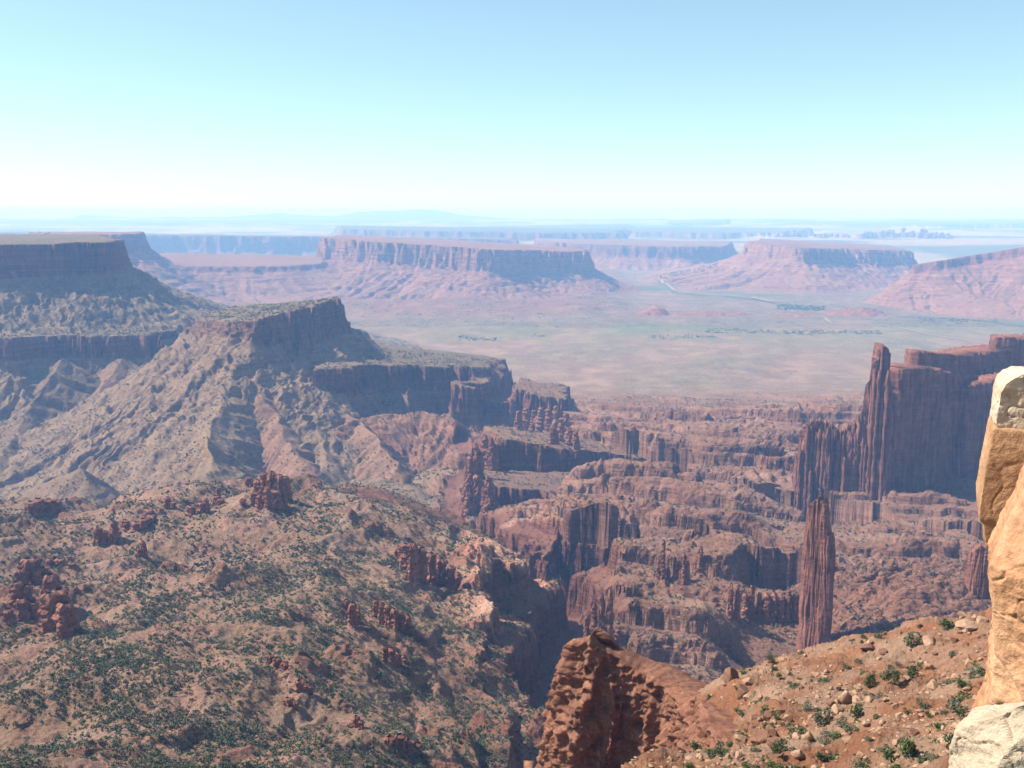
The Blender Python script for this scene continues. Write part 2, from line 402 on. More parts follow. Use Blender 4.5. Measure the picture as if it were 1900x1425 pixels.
MID = [
 Mesa('mesa_l', [(-330, 452, 2700), (0, 447, 2900), (100, 447, 2980), (184, 446, 3080)], [(222, 440, 3500), (170, 438, 4300), (-500, 438, 4300)],
      96, 26, .5, 200, 60, 13, 40, 130, 20, 36, 3, RED*.95, TAN*.9, (.8, .8), .06, 24, ztop=509, lin=.17),
 Mesa('bench_l', [(-330, 622, 2480), (-60, 630, 2560), (40, 628, 2600), (130, 615, 2680), (205, 612, 2700), (275, 630, 2700)], [(330, 610, 3000), (-400, 590, 3000)],
      58, 12, .55, 230, 85, 26, 40, 90, 16, 26, 13, RED*.9, TAN*.92, (.75, .5), .04, 18, cut=True, lin=.2),
 Mesa('butte', [(372, 577, 2500), (420, 583, 2430), (476, 592, 2370), (548, 578, 2510), (620, 558, 2660)], [(620, 553, 2760), (540, 556, 2960), (430, 560, 2900)],
      96, 34, .55, 200, 105, 30, 24, 80, 15, 28, 23, np.array([.185, .105, .073]), TAN*.95, (.75, .48), .06, 24, lin=.2),
 Mesa('bench_r', [(592, 690, 2330), (650, 683, 2400), (720, 672, 2500), (800, 668, 2590), (880, 672, 2670), (943, 690, 2700)], [(930, 668, 2950), (700, 640, 3000), (600, 640, 2800)],
      62, 16, .55, 150, 70, 16, 40, 75, 18, 26, 33, RED*.95, TAN*.85, (.6, .55), .12, 16, cut=True, lin=.34),
 # long wall of the canyon country, its lower neighbours
 Mesa('wall_a', [(858, 800, 1900), (905, 803, 1890), (960, 826, 1900), (1010, 838, 1890), (1110, 834, 1930), (1215, 846, 1960)], [(1300, 850, 2150), (1100, 815, 2200), (900, 785, 2080)],
      88, 14, .55, 70, 36, 6, 20, 55, 13, 26, 43, RED, RED*.6 + TAN*.55, (.3, .3), .1, 14, cut=True, cutR=240),
 Mesa('wall_b', [(868, 885, 1690), (930, 893, 1680), (1000, 905, 1670), (1060, 935, 1610), (1130, 955, 1560), (1250, 990, 1480), (1400, 1004, 1430), (1490, 1012, 1420)], [(1480, 960, 1600), (1250, 930, 1700), (1050, 880, 1850), (880, 868, 1800)],
      34, 7, .55, 110, 40, 9, 20, 55, 13, 20, 53, RED*1.05, PINK*.9, (.3, .35), .2, 12, cut=True, cutR=80),
 Mesa('wall_c', [(985, 1000, 1330), (1035, 990, 1330), (1130, 1012, 1290), (1250, 1032, 1270), (1300, 1050, 1260)], [(1330, 1025, 1330), (1200, 985, 1430), (1000, 960, 1450)],
      70, 12, .5, 60, 30, 6, 16, 46, 11, 20, 63, RED, RED*.7 + TAN*.4, (.3, .3), .1, 12, cut=True, cutR=130),
 Mesa('wall_d', [(1350, 1085, 1140), (1400, 1095, 1130), (1490, 1108, 1120), (1600, 1090, 1150)], [(1600, 1060, 1260), (1400, 1050, 1260)],
      32, 8, .5, 40, 25, 5, 14, 36, 10, 14, 73, RED, RED*.7 + TAN*.4, (.3, .3), .1, 9, cut=True, cutR=80),
 # dark headland right of the bench
 Mesa('head', [(850, 722, 2480), (905, 705, 2560), (960, 712, 2560), (985, 730, 2520), (1040, 745, 2500)], [(1060, 722, 2700), (900, 690, 2750)],
      70, 12, .6, 70, 35, 6, 30, 50, 17, 22, 83, RED*.95, RED*.6 + TAN*.5, (.3, .3), .5, 14, lin=.35),
]
FAR = [
 Mesa('long', [(600, 443, 7800), (700, 448, 7500), (800, 455, 7300), (897, 461, 7050), (1000, 464, 7330), (1085, 469, 7600)], [(1092, 462, 8300), (900, 447, 8900), (640, 436, 8900)],
      150, 42, .42, 130, 150, 30, 50, 420, 50, 62, 103, RED*1.1 + TAN*.35, ROSE, (.1, .2), .3, 40, lin=.10),
 Mesa('stub', [(60, 436, 6500), (200, 434, 6400), (255, 434, 6500)], [(262, 430, 7000), (60, 430, 7000)],
      110, 36, .6, 280, 150, 36, 30, 300, 25, 70, 113, RED*1.2, ROSE, (.1, .2), .55, 40),
 Mesa('apron', [(290, 482, 6900), (380, 499, 6850), (480, 500, 6950), (600, 485, 7300)], [(600, 475, 7900), (300, 470, 7700)],
      34, 30, .34, 120, 150, 26, 40, 300, 25, 90, 123, RED*1.15, ROSE, (.1, .15), .3, 36, lin=.09),
 Mesa('blue', [(-600, 428, 12500), (0, 430, 12500), (130, 438, 12400), (330, 434, 12600), (400, 438, 12500), (480, 433, 12700), (600, 437, 12700), (800, 444, 12500), (950, 449, 12400)], [(950, 441, 15500), (-600, 424, 15500)],
      180, 60, .6, 330, 260, 50, 120, 900, 70, 160, 133, DKRED*1.3, PINK*.8, (.35, .3), .4, 50),
 Mesa('mid', [(1000, 449, 11500), (1160, 452, 10700), (1260, 456, 10500), (1338, 462, 10900)], [(1350, 446, 12500), (1000, 443, 12800)],
      120, 40, .55, 230, 200, 40, 90, 700, 50, 120, 143, DKRED*1.3, ROSE, (.35, .3), .4, 45),
 Mesa('right', [(1386, 455, 8900), (1440, 452, 8400), (1492, 450, 8050), (1570, 462, 8500), (1690, 476, 8900)], [(1640, 448, 10500), (1420, 445, 10200)],
      110, 40, .42, 160, 150, 32, 50, 420, 48, 70, 153, RED*1.1 + TAN*.35, ROSE, (.25, .15), .3, 36, lin=.10),
 Mesa('edge', [(1692, 522, 6650), (1735, 494, 6600), (1790, 478, 6650), (1840, 462, 6600), (1900, 437, 6500), (2100, 430, 6200)], [(2200, 425, 8000), (1900, 432, 7400), (1800, 470, 7100)],
      60, 30, .5, 260, 150, 32, 40, 380, 26, 80, 163, RED*1.2, ROSE, (.1, .1), .3, 36, lin=.12),
 Mesa('dist_a', [(860, 431, 21000), (1000, 420, 21000), (1150, 419, 21500), (1180, 428, 22000)], [(1150, 414, 25000), (860, 420, 25000)],
      130, 80, .3, 200, 500, 50, 200, 1500, 80, 300, 173, OLIVE*.7, OLIVE, (.6, .5)),
 Mesa('dist_b', [(1250, 416, 27000), (1300, 410, 27000), (1350, 412, 27500)], [(1350, 407, 31000), (1240, 408, 31000)],
      180, 90, .3, 200, 500, 50, 200, 1500, 80, 300, 183, OLIVE*.7, OLIVE, (.6, .5)),
]
MID += [Ridge('spur', [(445, 655, 2340), (420, 720, 2200), (396, 785, 2060), (380, 815, 1990), (352, 885, 1880)], .58, 13, 60, 211, TAN*.95, .7, 3),
 Ridge('spur', [(478, 680, 2300), (500, 755, 2190), (525, 800, 2110), (565, 860, 1980)], .62, 12, 50, 221, TAN*.6 + RED*.6, .35, 3),
 Ridge('spur', [(385, 640, 2440), (300, 700, 2390), (230, 765, 2290), (175, 810, 2210), (120, 880, 2020)], .55, 14, 60, 231, TAN*.75 + RED*.4, .45, 3),
 Ridge('spur', [(600, 740, 2330), (650, 770, 2240), (695, 810, 2140), (735, 870, 1990)], .6, 11, 46, 241, TAN*.6 + RED*.5, .5, 3),
 Ridge('spur', [(560, 700, 2330), (590, 790, 2180), (610, 850, 2040)], .6, 10, 46, 246, TAN*.9, .6, 3),
 Ridge('spur', [(60, 905, 1830), (120, 882, 1810), (143, 868, 1800), (160, 890, 1770)], .75, 5, 30, 251, TAN*.9, .4, 3, 6),
 Ridge('spur', [(290, 905, 1780), (345, 860, 1800), (380, 812, 1830), (400, 850, 1780)], .7, 9, 40, 256, TAN*1.0, .4, 3),
 Ridge('spur', [(120, 665, 2560), (70, 730, 2440), (30, 800, 2280), (0, 860, 2100)], .55, 13, 60, 261, TAN*.75, .7, 2),
 Ridge('spur', [(230, 665, 2640), (190, 720, 2520), (150, 780, 2380)], .55, 12, 60, 266, TAN*.6 + RED*.4, .6, 2),
 Ridge('rise', [(1562, 1178, 905), (1620, 1146, 908), (1680, 1104, 915), (1760, 1078, 935), (1900, 1060, 960)], .34, 3, 30, 281, RED*.6 + PINK*.5, .5, 0, 10, 10),
 Ridge('red_slope', [(620, 790, 2190), (700, 768, 2240), (790, 764, 2240), (850, 778, 2180), (872, 812, 2090)], .72, 10, 34, 271, RED*.85 + TAN*.4, .35, 4, 14, 7)]
FAR += [
 Mesa('layer', [(640, 425, 15500), (820, 429, 15000), (1000, 431, 15000), (1150, 434, 15500)], [(1150, 424, 18500), (640, 419, 18500)], 110, 60, .4, 160, 320, 50, 200, 1300, 120, 220, 193, DKRED*1.4, OLIVE, (.5, .3), .3, 45, lin=.1),
 Mesa('layer', [(1180, 433, 17500), (1330, 428, 17000), (1480, 433, 17600)], [(1500, 422, 20500), (1180, 421, 20500)], 95, 60, .4, 150, 320, 50, 200, 1300, 120, 220, 203, DKRED*1.4, OLIVE, (.5, .3), .3, 45, lin=.1),
 Mesa('layer', [(1480, 418, 26000), (1700, 414, 25000), (1980, 416, 26000)], [(1980, 409, 32000), (1480, 410, 32000)], 170, 90, .3, 220, 500, 60, 300, 2000, 200, 380, 213, np.array([.36, .22, .16]), OLIVE, (.5, .3), .3, 60, lin=.08),
 Mesa('layer', [(-260, 416, 29000), (100, 413, 29000), (500, 412, 30000), (860, 413, 31000)], [(860, 407, 37000), (-260, 408, 37000)], 190, 90, .3, 220, 500, 60, 300, 2000, 200, 380, 223, DKRED*1.4, OLIVE, (.5, .3), .3, 60, lin=.08)]
# gorge lines: (u, v, D) of the floor
GORGE = [P(1048, 1420, 640), P(1030, 1330, 780), P(1050, 1240, 940), P(1075, 1180, 1080), P(1000, 1130, 1230), P(900, 1065, 1400), P(838, 985, 1640), P(835, 920, 1850), P(862, 830, 2100), P(905, 762, 2420), P(960, 722, 2800)]

def place(prims, x, y, z, own, col, veg, i0):
    for i, m in enumerate(prims):
        k = np.nonzero((x > m.bb[0]) & (x < m.bb[1]) & (y > m.bb[2]) & (y < m.bb[3]))[0]
        if not len(k): continue
        zz, d, dc, cl, wc = m.height(x[k], y[k])
        if m.cut:                                   # the bench cliff also bites into the slope above it
            old = z[k]; zz = np.where(wc > 0, np.maximum(zz, old - wc*np.maximum(old - zz, 0)), zz)
            up = (zz > old) | ((wc > .5) & (zz < old)); zz = np.where(up | (wc <= 0), zz, zz)
            z[k] = np.where(wc > 0, zz, old); up |= False
        else: up = zz > z[k]
        kk = k[up]; z[kk] = zz[up]; own[kk] = getattr(m, 'own', i0 + i)
        top = (dc[up] < 0)
        c = np.where(cl[up][:, None] > .5, m.cap, m.talus)
        c = np.where(top[:, None], m.talus*.95, c)
        w = np.clip(cl[up], 0, 1)[:, None]
        col[kk] = m.cap*w + np.where(top[:, None], m.talus*.9, m.talus)*(1 - w)
        veg[kk] = np.where(top, m.veg[0], m.veg[1])*(1 - w[:, 0])
    return z, own, col, veg

GROW = {}
def height_mid(x, y):
    n = len(x); z = base_z(x, y); own = np.zeros(n, np.int32); t = x/y; ly = np.log(y)
    rug = fbm(x/240, y/240, 3, 2)
    col = np.zeros((n, 3), np.float32); veg = np.zeros(n, np.float32)
    # region weights
    maze = sstep(-.075, -.03, t)*sstep(560, 900, y)*(1 - sstep(2850, 3300, y))
    hill = (1 - sstep(.03, .09, t))*sstep(150, 300, y)*(1 - sstep(1250, 1600, y))
    near = sstep(-.02, .06, t)*(1 - sstep(240, 330, y))
    val = sstep(2800, 3400, y)
    wash = np.clip(1 - maze - hill - near - val, 0, 1)
    # canyon country: cuestas and ledges striking across the view, stepping down toward the viewer
    m = np.nonzero(maze > .01)[0]
    if len(m):
        X, Y = x[m], y[m]; Xr = X*.93 - Y*.36; Yr = X*.36 + Y*.93      # ledges strike toward the viewer on the right
        wx = Xr + 40*fbm(X/140, Y/140, 3, 41); wy = Yr + 13*fbm(X/70, Y/70, 3, 45) + 1.6*noise2(X/16, Y/16, 46)
        q = fbm(wx/780, wy/150, 3, 51, .42)*2.0
        dz = -18*np.clip(q, -2, 2)*0
        thr = []
        for gidx in range(-3, 4): thr += [gidx*.8 + o_ for o_ in (0, .045, .09, .15, .24, .42, .6)]
        for j, th in enumerate(thr):
            on = np.nonzero(np.abs(q - th) < .35)[0]
            qj = q.copy()
            if len(on): qj[on] += .075*noise2(X[on]/30, Y[on]/30, 500 + j//2) + .045*noise2(X[on]/8, Y[on]/8, 560 + j)
            dz = dz + (4.0 if j % 7 < 4 else 2.0)*sstep(0, .02, qj - th)
        dz = dz - 76 - 13*(q/.8 - np.floor(q/.8) - .5)
        lay = fbm(wx/300, wy/40, 3, 55, .5)*11
        for j in range(7):
            lj = lay + 1.1*noise2(X/13, Y/13, 620 + j) + .7*noise2(X/5, Y/5, 626 + j)
            dz = dz + 2.3*sstep(0, .5, lj - (-9 + 2.8*j))
        knob = np.clip(np.abs(noise2(X/24, Y/24, 61))*1.6 - .45, 0, 1)*np.clip(noise2(X/210, Y/150, 63)*3.2 - .3, 0, 1)
        dz = dz + 16*terrace(knob, .25, .6) + 1.3*fbm(X/14, Y/14, 3, 64)
        low = sstep(.24, .29, X/Y)*sstep(1180, 1300, Y)*(1 - sstep(1680, 1800, Y)); dz = dz*(1 - .45*low) - 14*low
        low2 = sstep(.2, .26, X/Y)*(1 - sstep(890, 960, Y)); dz = dz*(1 - .8*low2) - 22*low2
        dz *= 1 - .7*sstep(2200, 2900, Y)
        z[m] += maze[m]*dz
        c = (RED*.85 + TAN*.25)*np.ones((len(m), 1)); gsh = sstep(-.5, .6, noise2(wx/120, wy/60, 66))[:, None]
        c = c*(1 - gsh) + (PINK*1.12)*gsh
        col[m] += maze[m][:, None]*c; veg[m] += maze[m]*np.clip(.34 + .5*noise2(X/160, Y/120, 68), .05, .7)
    m = np.nonzero(hill > .01)[0]
    if len(m):
        X, Y = x[m], y[m]
        wx = X + 25*fbm(X/110, Y/110, 2, 70); wy = Y + 25*fbm(X/110, Y/110, 2, 74)
        g = 1 - np.abs(noise2(wx/120 - wy/400, wy/210, 71))*1.7; g2 = 1 - np.abs(noise2(wx/44, wy/70, 75))*1.7; g3 = 1 - np.abs(noise2(wx/17, wy/24, 77))*1.7
        east = sstep(-.16, -.02, t[m])
        led = terrace(z[m] + 9*fbm(X/70, Y/70, 3, 76), 15, .74) - z[m]
        rk = sstep(.2, .55, fbm(X/75, Y/60, 3, 80) + .38*east - .22)
        bd = 0
        for j in range(4): bd = bd + 2.4*sstep(0, .12, fbm(X/46, Y/24, 2, 640 + j) + .25*noise2(X/7, Y/7, 650 + j) - .1*j + .05)
        dz = 19*(g - .4) + 5.5*g2*np.clip(g + .3, 0, 1) + 1.8*g3 + 7*rug[m] + 1.6*fbm(X/9, Y/9, 3, 73) + led*(.12 + .85*east) + rk*bd
        z[m] += hill[m]*dz
        k = sstep(-.2, .5, fbm(X/40, Y/40, 5, 78, .65))[:, None]
        c = (TAN*.75 + RED*.34)*(1 - k) + (PINK*1.1 + RED*.2)*k
        ke = np.clip(.55*east + .5*rk, 0, 1)[:, None]; c = c*(1 - ke) + RED*1.05*ke
        kp = (sstep(.25, .55, fbm(X/34, Y/34, 3, 69)) * (1 - rk))[:, None]*.7; c = c*(1 - kp) + np.array([.285, .20, .148])*kp
        col[m] += hill[m][:, None]*c; veg[m] += hill[m]*np.clip(.8 + .5*noise2(X/50, Y/50, 79) - .3*rk, .15, 1.2)
    m = np.nonzero(near > .01)[0]
    if len(m):
        X, Y = x[m], y[m]
        dz = 2.2*fbm(X/26, Y/26, 4, 81) + .55*fbm(X/3.5, Y/3.5, 4, 84, .65) + .5*terrace(fbm(X/9, Y/6, 4, 85), .35, .8) - 1.2*(1 - np.clip(np.abs(noise2(X/16 + Y/40, Y/60, 86))*2.4, 0, 1))
        z[m] += near[m]*dz*sstep(15, 70, Y)
        k = sstep(-.4, .5, fbm(X/14, Y/14, 4, 88))[:, None]
        col[m] += near[m][:, None]*(SOIL*.86*(1 - k) + np.array([.30, .185, .122])*k); veg[m] += near[m]*.25
    m = np.nonzero(wash > .01)[0]
    if len(m):
        X, Y = x[m], y[m]
        dz = 12*rug[m] - 10*(1 - np.clip(np.abs(fbm(X/120, Y/160, 3, 91))*2, 0, 1))
        z[m] += wash[m]*dz
        k = sstep(-.3, .5, fbm(X/90, Y/90, 3, 93))[:, None]
        col[m] += wash[m][:, None]*(TAN*.9*(1 - k) + (TAN*.8 + RED*.15)*k); veg[m] += wash[m]*.7
    m = np.nonzero(val > .001)[0]
    if len(m):
        c, v, dz = valley_look(x[m], y[m])
        z[m] += val[m]*dz; col[m] += val[m][:, None]*c; veg[m] += val[m]*v
    z, own, col, veg = place(MID, x, y, z, own, col, veg, 1)
    grow = veg.copy(); veg *= .05 + .95*sstep(2300, 2900, y)
    # gorge of the creek
    m = np.nonzero((y > 500) & (y < 3000) & (np.abs(t) < .2))[0]
    if len(m):
        X, Y = x[m], y[m]
        xw = X + 26*fbm(X/90, Y/90, 3, 95); yw = Y + 26*fbm(X/90 + 9, Y/90, 3, 97)
        d, zf, sd, sa, tot = line_d(xw, yw, [(p[0], p[1]) for p in GORGE], [p[2] for p in GORGE])
        fl = 9*np.abs(noise2(X/17, Y/17, 99)) + 4*np.abs(noise2(X/6, Y/6, 100))
        dd = np.maximum(d - 12 - fl, 0)
        prof = np.minimum(dd*.5, 6) + 52*sstep(8, 22, dd) + 34*sstep(46, 58, dd) + np.maximum(dd - 22, 0)*.42
        zz = zf + prof + 2*noise2(X/20, Y/20, 101)
        dn = zz < z[m]; kk = m[dn]; cut = np.clip((z[kk] - zz[dn])/10, 0, 1)
        z[kk] = zz[dn]; own[kk] = 0
        col[kk] = col[kk]*(1 - cut[:, None]) + (RED*1.05)*cut[:, None]; veg[kk] *= (1 - .6*cut); grow[kk] *= (1 - .6*cut)
    GROW['g'] = grow
    return z, own, col, veg

def valley_look(x, y):
    rug = fbm(x/420, y/700, 4, 111)
    dz = 9*rug*sstep(2900, 3600, y) + 5*terrace(np.clip(fbm(x/420, y/160, 4, 113), -1, 1), .25, .7)*(1 - sstep(3600, 4600, y))
    k = sstep(-.5, .6, rug + .5*fbm(x/600, y/900, 4, 115))[:, None]
    c = np.array([.275, .178, .125])*(1 - k) + np.array([.255, .185, .122])*k
    mot = sstep(-.3, .5, fbm(x/110, y/170, 4, 116))[:, None]; c = c*(.88 + .22*mot)
    # pale green meadow belt across the valley
    vv = -EYE/y                                   # view slope of flat ground
    gb = sstep(4350, 4750, y + 220*rug)*(1 - sstep(5450, 5750, y + 220*rug))*sstep(-.17, .0, x/y)
    k2 = (gb*np.clip(.55 + .6*fbm(x/300, y/300, 3, 117), 0, 1))[:, None]
    c = c*(1 - .6*k2) + np.array([.175, .18, .09])*.6*k2
    fld = ((np.abs(y - (5060 + .12*x)) < 150 + 40*noise2(x/300, y/300, 118)) & (x/y > .085) & (x/y < .225)).astype(np.float32)[:, None]
    fld = fld*np.clip(.5 + .5*fbm(x/160, y/60, 3, 112), .1, 1)[:, None]; c = c*(1 - .75*fld) + GREEN*1.15*.75*fld
    riv = (sstep(7000, 7350, y)*(1 - sstep(8700, 9300, y))*sstep(.08, .12, x/y)*(1 - sstep(.3, .36, x/y))*sstep(-.15, .2, noise2(x/500, y/400, 119)))[:, None]
    c = c*(1 - .75*riv) + GREEN*.95*.75*riv
    return c, np.clip(.35 + .35*rug, .05, .7), dz

HUMPS = [(1062, 648, 4480, 62, 210, 120), (1000, 640, 4600, 30, 150, 100), (1215, 582, 5900, 62, 110, 90), (1590, 582, 5900, 55, 190, 120), (1330, 588, 5850, 30, 320, 80), (1480, 590, 5800, 22, 160, 80)]
def height_far(x, y):
    n = len(x); own = np.zeros(n, np.int32)
    c, veg, dz = valley_look(x, y); col = c.astype(np.float32)
    z = dz*(1 - sstep(5200, 7000, y)*.6)
    z = z - 4*(y < 5195)
    # benches of red badland in front of the long mesa
    bb = sstep(5500, 6400, y + 300*noise2(x/900, y/700, 121))*(1 - sstep(.07, .14, x/y))*sstep(-.5, -.3, x/y)
    z += bb*terrace(26 + 30*fbm(x/520, y/240, 4, 123), 14, .7)
    kb = (bb*.7)[:, None]; col = col*(1 - kb) + RED*1.45*kb
    # far plateau
    pl = sstep(9800, 12500, y)
    rim = 190*sstep(11500, 14500, y + 900*noise2(x/3000, y/3000, 125)) + 150*sstep(17000, 40000, y)
    pz = rim + 60*terrace(fbm(x/5200, y/2600, 5, 127), .3, .7)*sstep(13000, 20000, y) + 20*fbm(x/1400, y/900, 4, 129)
    pz = pz + sstep(-.05, .25, x/y)*55*terrace(np.clip(fbm(x/2600, y/1500, 4, 130), -1, 1), .35, .75)*sstep(14000, 22000, y)
    pz = np.minimum(pz, 600 - .0055*y + 10*noise2(x/4000, y/3000, 131))
    pz = pz*(1 - sstep(46000, 62000, y)) + (600 - .0052*y)*sstep(46000, 62000, y)*1.0
    z = z*(1 - pl) + pz*pl
    kp = sstep(-.35, .35, fbm(x/2600, y/1100, 4, 133))[:, None]; pc = OLIVE*.8*(1 - kp) + np.array([.44, .31, .23])*kp
    col = col*(1 - pl[:, None]) + pc*pl[:, None]; veg = veg*(1 - pl) + .45*pl
    for (u, v, D, h, rx, ry) in HUMPS:
        cx, cy, _ = P(u, v, D)
        d = np.sqrt(((x - cx)/rx)**2 + ((y - cy)/ry)**2) + .22*fbm(x/90, y/90, 3, 135)
        hz = h*np.clip(1 - d, 0, 1)**.8 - 8*(1 - np.clip(np.abs(noise2(x/45, y/45, 137))*2, 0, 1))*(d < 1)
        k = (d < 1)
        z = np.where(k & (hz > z), hz, z); col = np.where(k[:, None], (TAN if v > 620 else RED*1.5)*1.05, col); veg = np.where(k, .1, veg)
    col = col.astype(np.float32)
    return place(FAR, x, y, z.astype(np.float32), own, col, veg.astype(np.float32), 1)

def fan(hfun, t0, t1, NA, D0, D1, NR, eps, strata_amp, zprobe=220):
    """polar sheet of ground whose rows gather where the ground is steep"""
    ta = np.linspace(t0, t1, zprobe); la = np.linspace(math.log(D0), math.log(D1), NR)
    T, L = np.meshgrid(ta, la); Y = np.exp(L); X = T*Y
    z = hfun(X.ravel().astype(np.float32), Y.ravel().astype(np.float32))[0].reshape(T.shape)
    e = (z - EYE)/Y
    den = np.abs(np.diff(e, axis=0)); den = np.minimum(den, .03)
    dl = la[1] - la[0]
    k = np.exp(-.5*(np.arange(-12, 13)/5.)**2); k /= k.sum()
    den = np.apply_along_axis(lambda r: np.convolve(np.pad(r, 12, mode='edge'), k, 'valid'), 1, den)
    k2 = np.exp(-.5*(np.arange(-6, 7)/2.5)**2); k2 /= k2.sum()
    den = np.apply_along_axis(lambda r: np.convolve(np.pad(r, 6, mode='edge'), k2, 'valid'), 0, den)
    den = den + eps*dl
    cum = np.concatenate([np.zeros((1, zprobe)), np.cumsum(den, 0)]); cum /= cum[-1]
    q = np.linspace(0, 1, NR)
    Lr = np.stack([np.interp(q, cum[:, j], la) for j in range(zprobe)], 1)          # NR x zprobe
    tt = np.linspace(t0, t1, NA)
    ji = np.clip(((tt - t0)/(t1 - t0)*(zprobe - 1)).astype(int), 0, zprobe - 2); jf = (tt - ta[ji])/(ta[1] - ta[0])
    L = Lr[:, ji]*(1 - jf) + Lr[:, ji + 1]*jf
    Y = np.exp(L); X = tt[None, :]*Y
    z, own, col, veg = hfun(X.ravel().astype(np.float32), Y.ravel().astype(np.float32))
    Z = z.reshape(Y.shape).astype(np.float64)
    # outward push of ledges on steep ground
    Pn = np.stack([X, Y, Z], -1); du = np.gradient(Pn, axis=1); dv = np.gradient(Pn, axis=0)
    N = np.cross(du, dv); N /= np.linalg.norm(N, axis=-1, keepdims=True) + 1e-9
    st = np.clip(1.15 - N[..., 2]*1.35, 0, 1)
    hn = N[..., :2]/(np.linalg.norm(N[..., :2], axis=-1, keepdims=True) + 1e-6)
    sa = strata_amp(Y)
    f = noise3(X/(sa*9), Y/(sa*9), Z/(sa*1.3), 7)*1.0 + noise3(X/(sa*3), Y/(sa*3), Z/(sa*1.0), 9)*.8
    f = f + 1.1*noise3(X/(sa*4.2), Y/(sa*4.2), Z/(sa*3.2), 15)
    X2 = X + hn[..., 0]*st*sa*f; Y2 = Y + hn[..., 1]*st*sa*f; Z2 = Z + sa*.25*st*noise3(X/(sa*2), Y/(sa*2), Z/(sa*2), 12)
    return np.stack([X2, Y2, Z2], -1), own.reshape(Y.shape), col, veg, (N[..., 2], np.linalg.norm(np.cross(du[..., :2], dv[..., :2]), axis=-1) if False else np.abs(du[..., 0]*dv[..., 1] - du[..., 1]*dv[..., 0]), GROW.get('g'))

def emit(V, own, col, veg, mat, info):
    NR, NA = own.shape
    F = grid_faces(NR, NA); vo = own.ravel()[F[:, 0]]
    Vf = V.reshape(-1, 3)
    for k, (name, lab, cat) in info.items():
        f = F[vo == k]
        if not len(f): continue
        idx, inv = np.unique(f, return_inverse=True)
        me = mesh_np(name, Vf[idx], inv.reshape(f.shape), mat, True, {'Col': col[idx], 'veg': veg[idx]})
        tag(link(name, me), lab, cat, None, 'structure')

QUAL = 1.0
def strata_mid(Y): return np.clip(Y/700.0, .25, 3.4)
VN, ON, CN, GN, _ = fan(height_mid, -.74, .70, int(1300*QUAL), 18, 338, int(950*QUAL), .10, lambda Y: np.clip(Y/150.0, .06, 1.4)*sstep(110, 180, Y)+.04)
VM, OM, CM, GM, XM = fan(height_mid, -.74, .70, int(1300*QUAL), 332, 5200, int(1850*QUAL), .10, strata_mid)
VF, OF, CF, GF, _ = fan(height_far, -.74, .74, int(1000*QUAL), 5150, 70000, int(520*QUAL), .03, lambda Y: np.clip(Y/900.0, 4, 14))
# near slope wears finer grain
mid_info = {0: ('terrain', 'red canyon floor and scrub slopes running down into the wide valley', 'terrain'),
 1: ('mesa', 'dark cliff topped mesa closing the left edge of the view', 'mesa'), 2: ('bench', 'shaded cliff bench below the dark mesa on the left', 'bench'),
 3: ('butte', 'flat topped butte with tilted cap and long gullied spurs', 'butte'), 4: ('bench', 'cliff bench stretching right from below the butte', 'bench'),
 5: ('cliff', 'long dark wall highest among the red canyon ledges', 'cliff'), 6: ('cliff', 'stepped red ledge rim above the creek gorge', 'cliff'),
 7: ('cliff', 'broad shaded wall in the middle of the canyon country', 'cliff'), 8: ('cliff', 'low dark ledge just left of the lone spire', 'cliff'),
 9: ('headland', 'dark rocky headland at the foot of the cliff bench', 'headland')}
near_info = {0: ('slope', 'orange earth slope falling away below the rim on the right', 'slope')}
far_info = {0: ('valley', 'hazy valley floor and plateau reaching to the horizon', 'valley'),
 1: ('mesa', 'long far mesa with ribbed cliffs in the middle of the view', 'mesa'), 2: ('mesa', 'small far cliff stub just behind the dark left mesa', 'mesa'),
 3: ('hills', 'layered red apron running left from the long far mesa', 'hills'), 4: ('mesa', 'blue wavy mesa rim behind the long mesa', 'mesa'),
 5: ('mesa', 'pale blue mesa between the long mesa and the river bend', 'mesa'), 6: ('mesa', 'reddish mesa right of the river with shaded right face', 'mesa'),
 7: ('hills', 'red ridge climbing to the right edge of the view', 'hills'), 8: ('mesa', 'low dark blue mesa far out on the plateau', 'mesa'),
 9: ('mesa', 'small rounded blue mesa on the far skyline', 'mesa'),
 10: ('mesa', 'low plateau step rising behind the long far mesa', 'mesa'), 11: ('mesa', 'low plateau step just left of the far red rock clusters', 'mesa'),
 12: ('mesa', 'pale cliff line under the skyline at the far right', 'mesa'), 13: ('mesa', 'blue plateau line under the skyline at the far left', 'mesa')}
emit(VM, OM, CM, GM, M_MID, mid_info)
emit(VN, ON, CN, GN, M_NEAR, near_info)
emit(VF, OF, CF, GF, M_FAR, far_info)
#@@OBJECTS

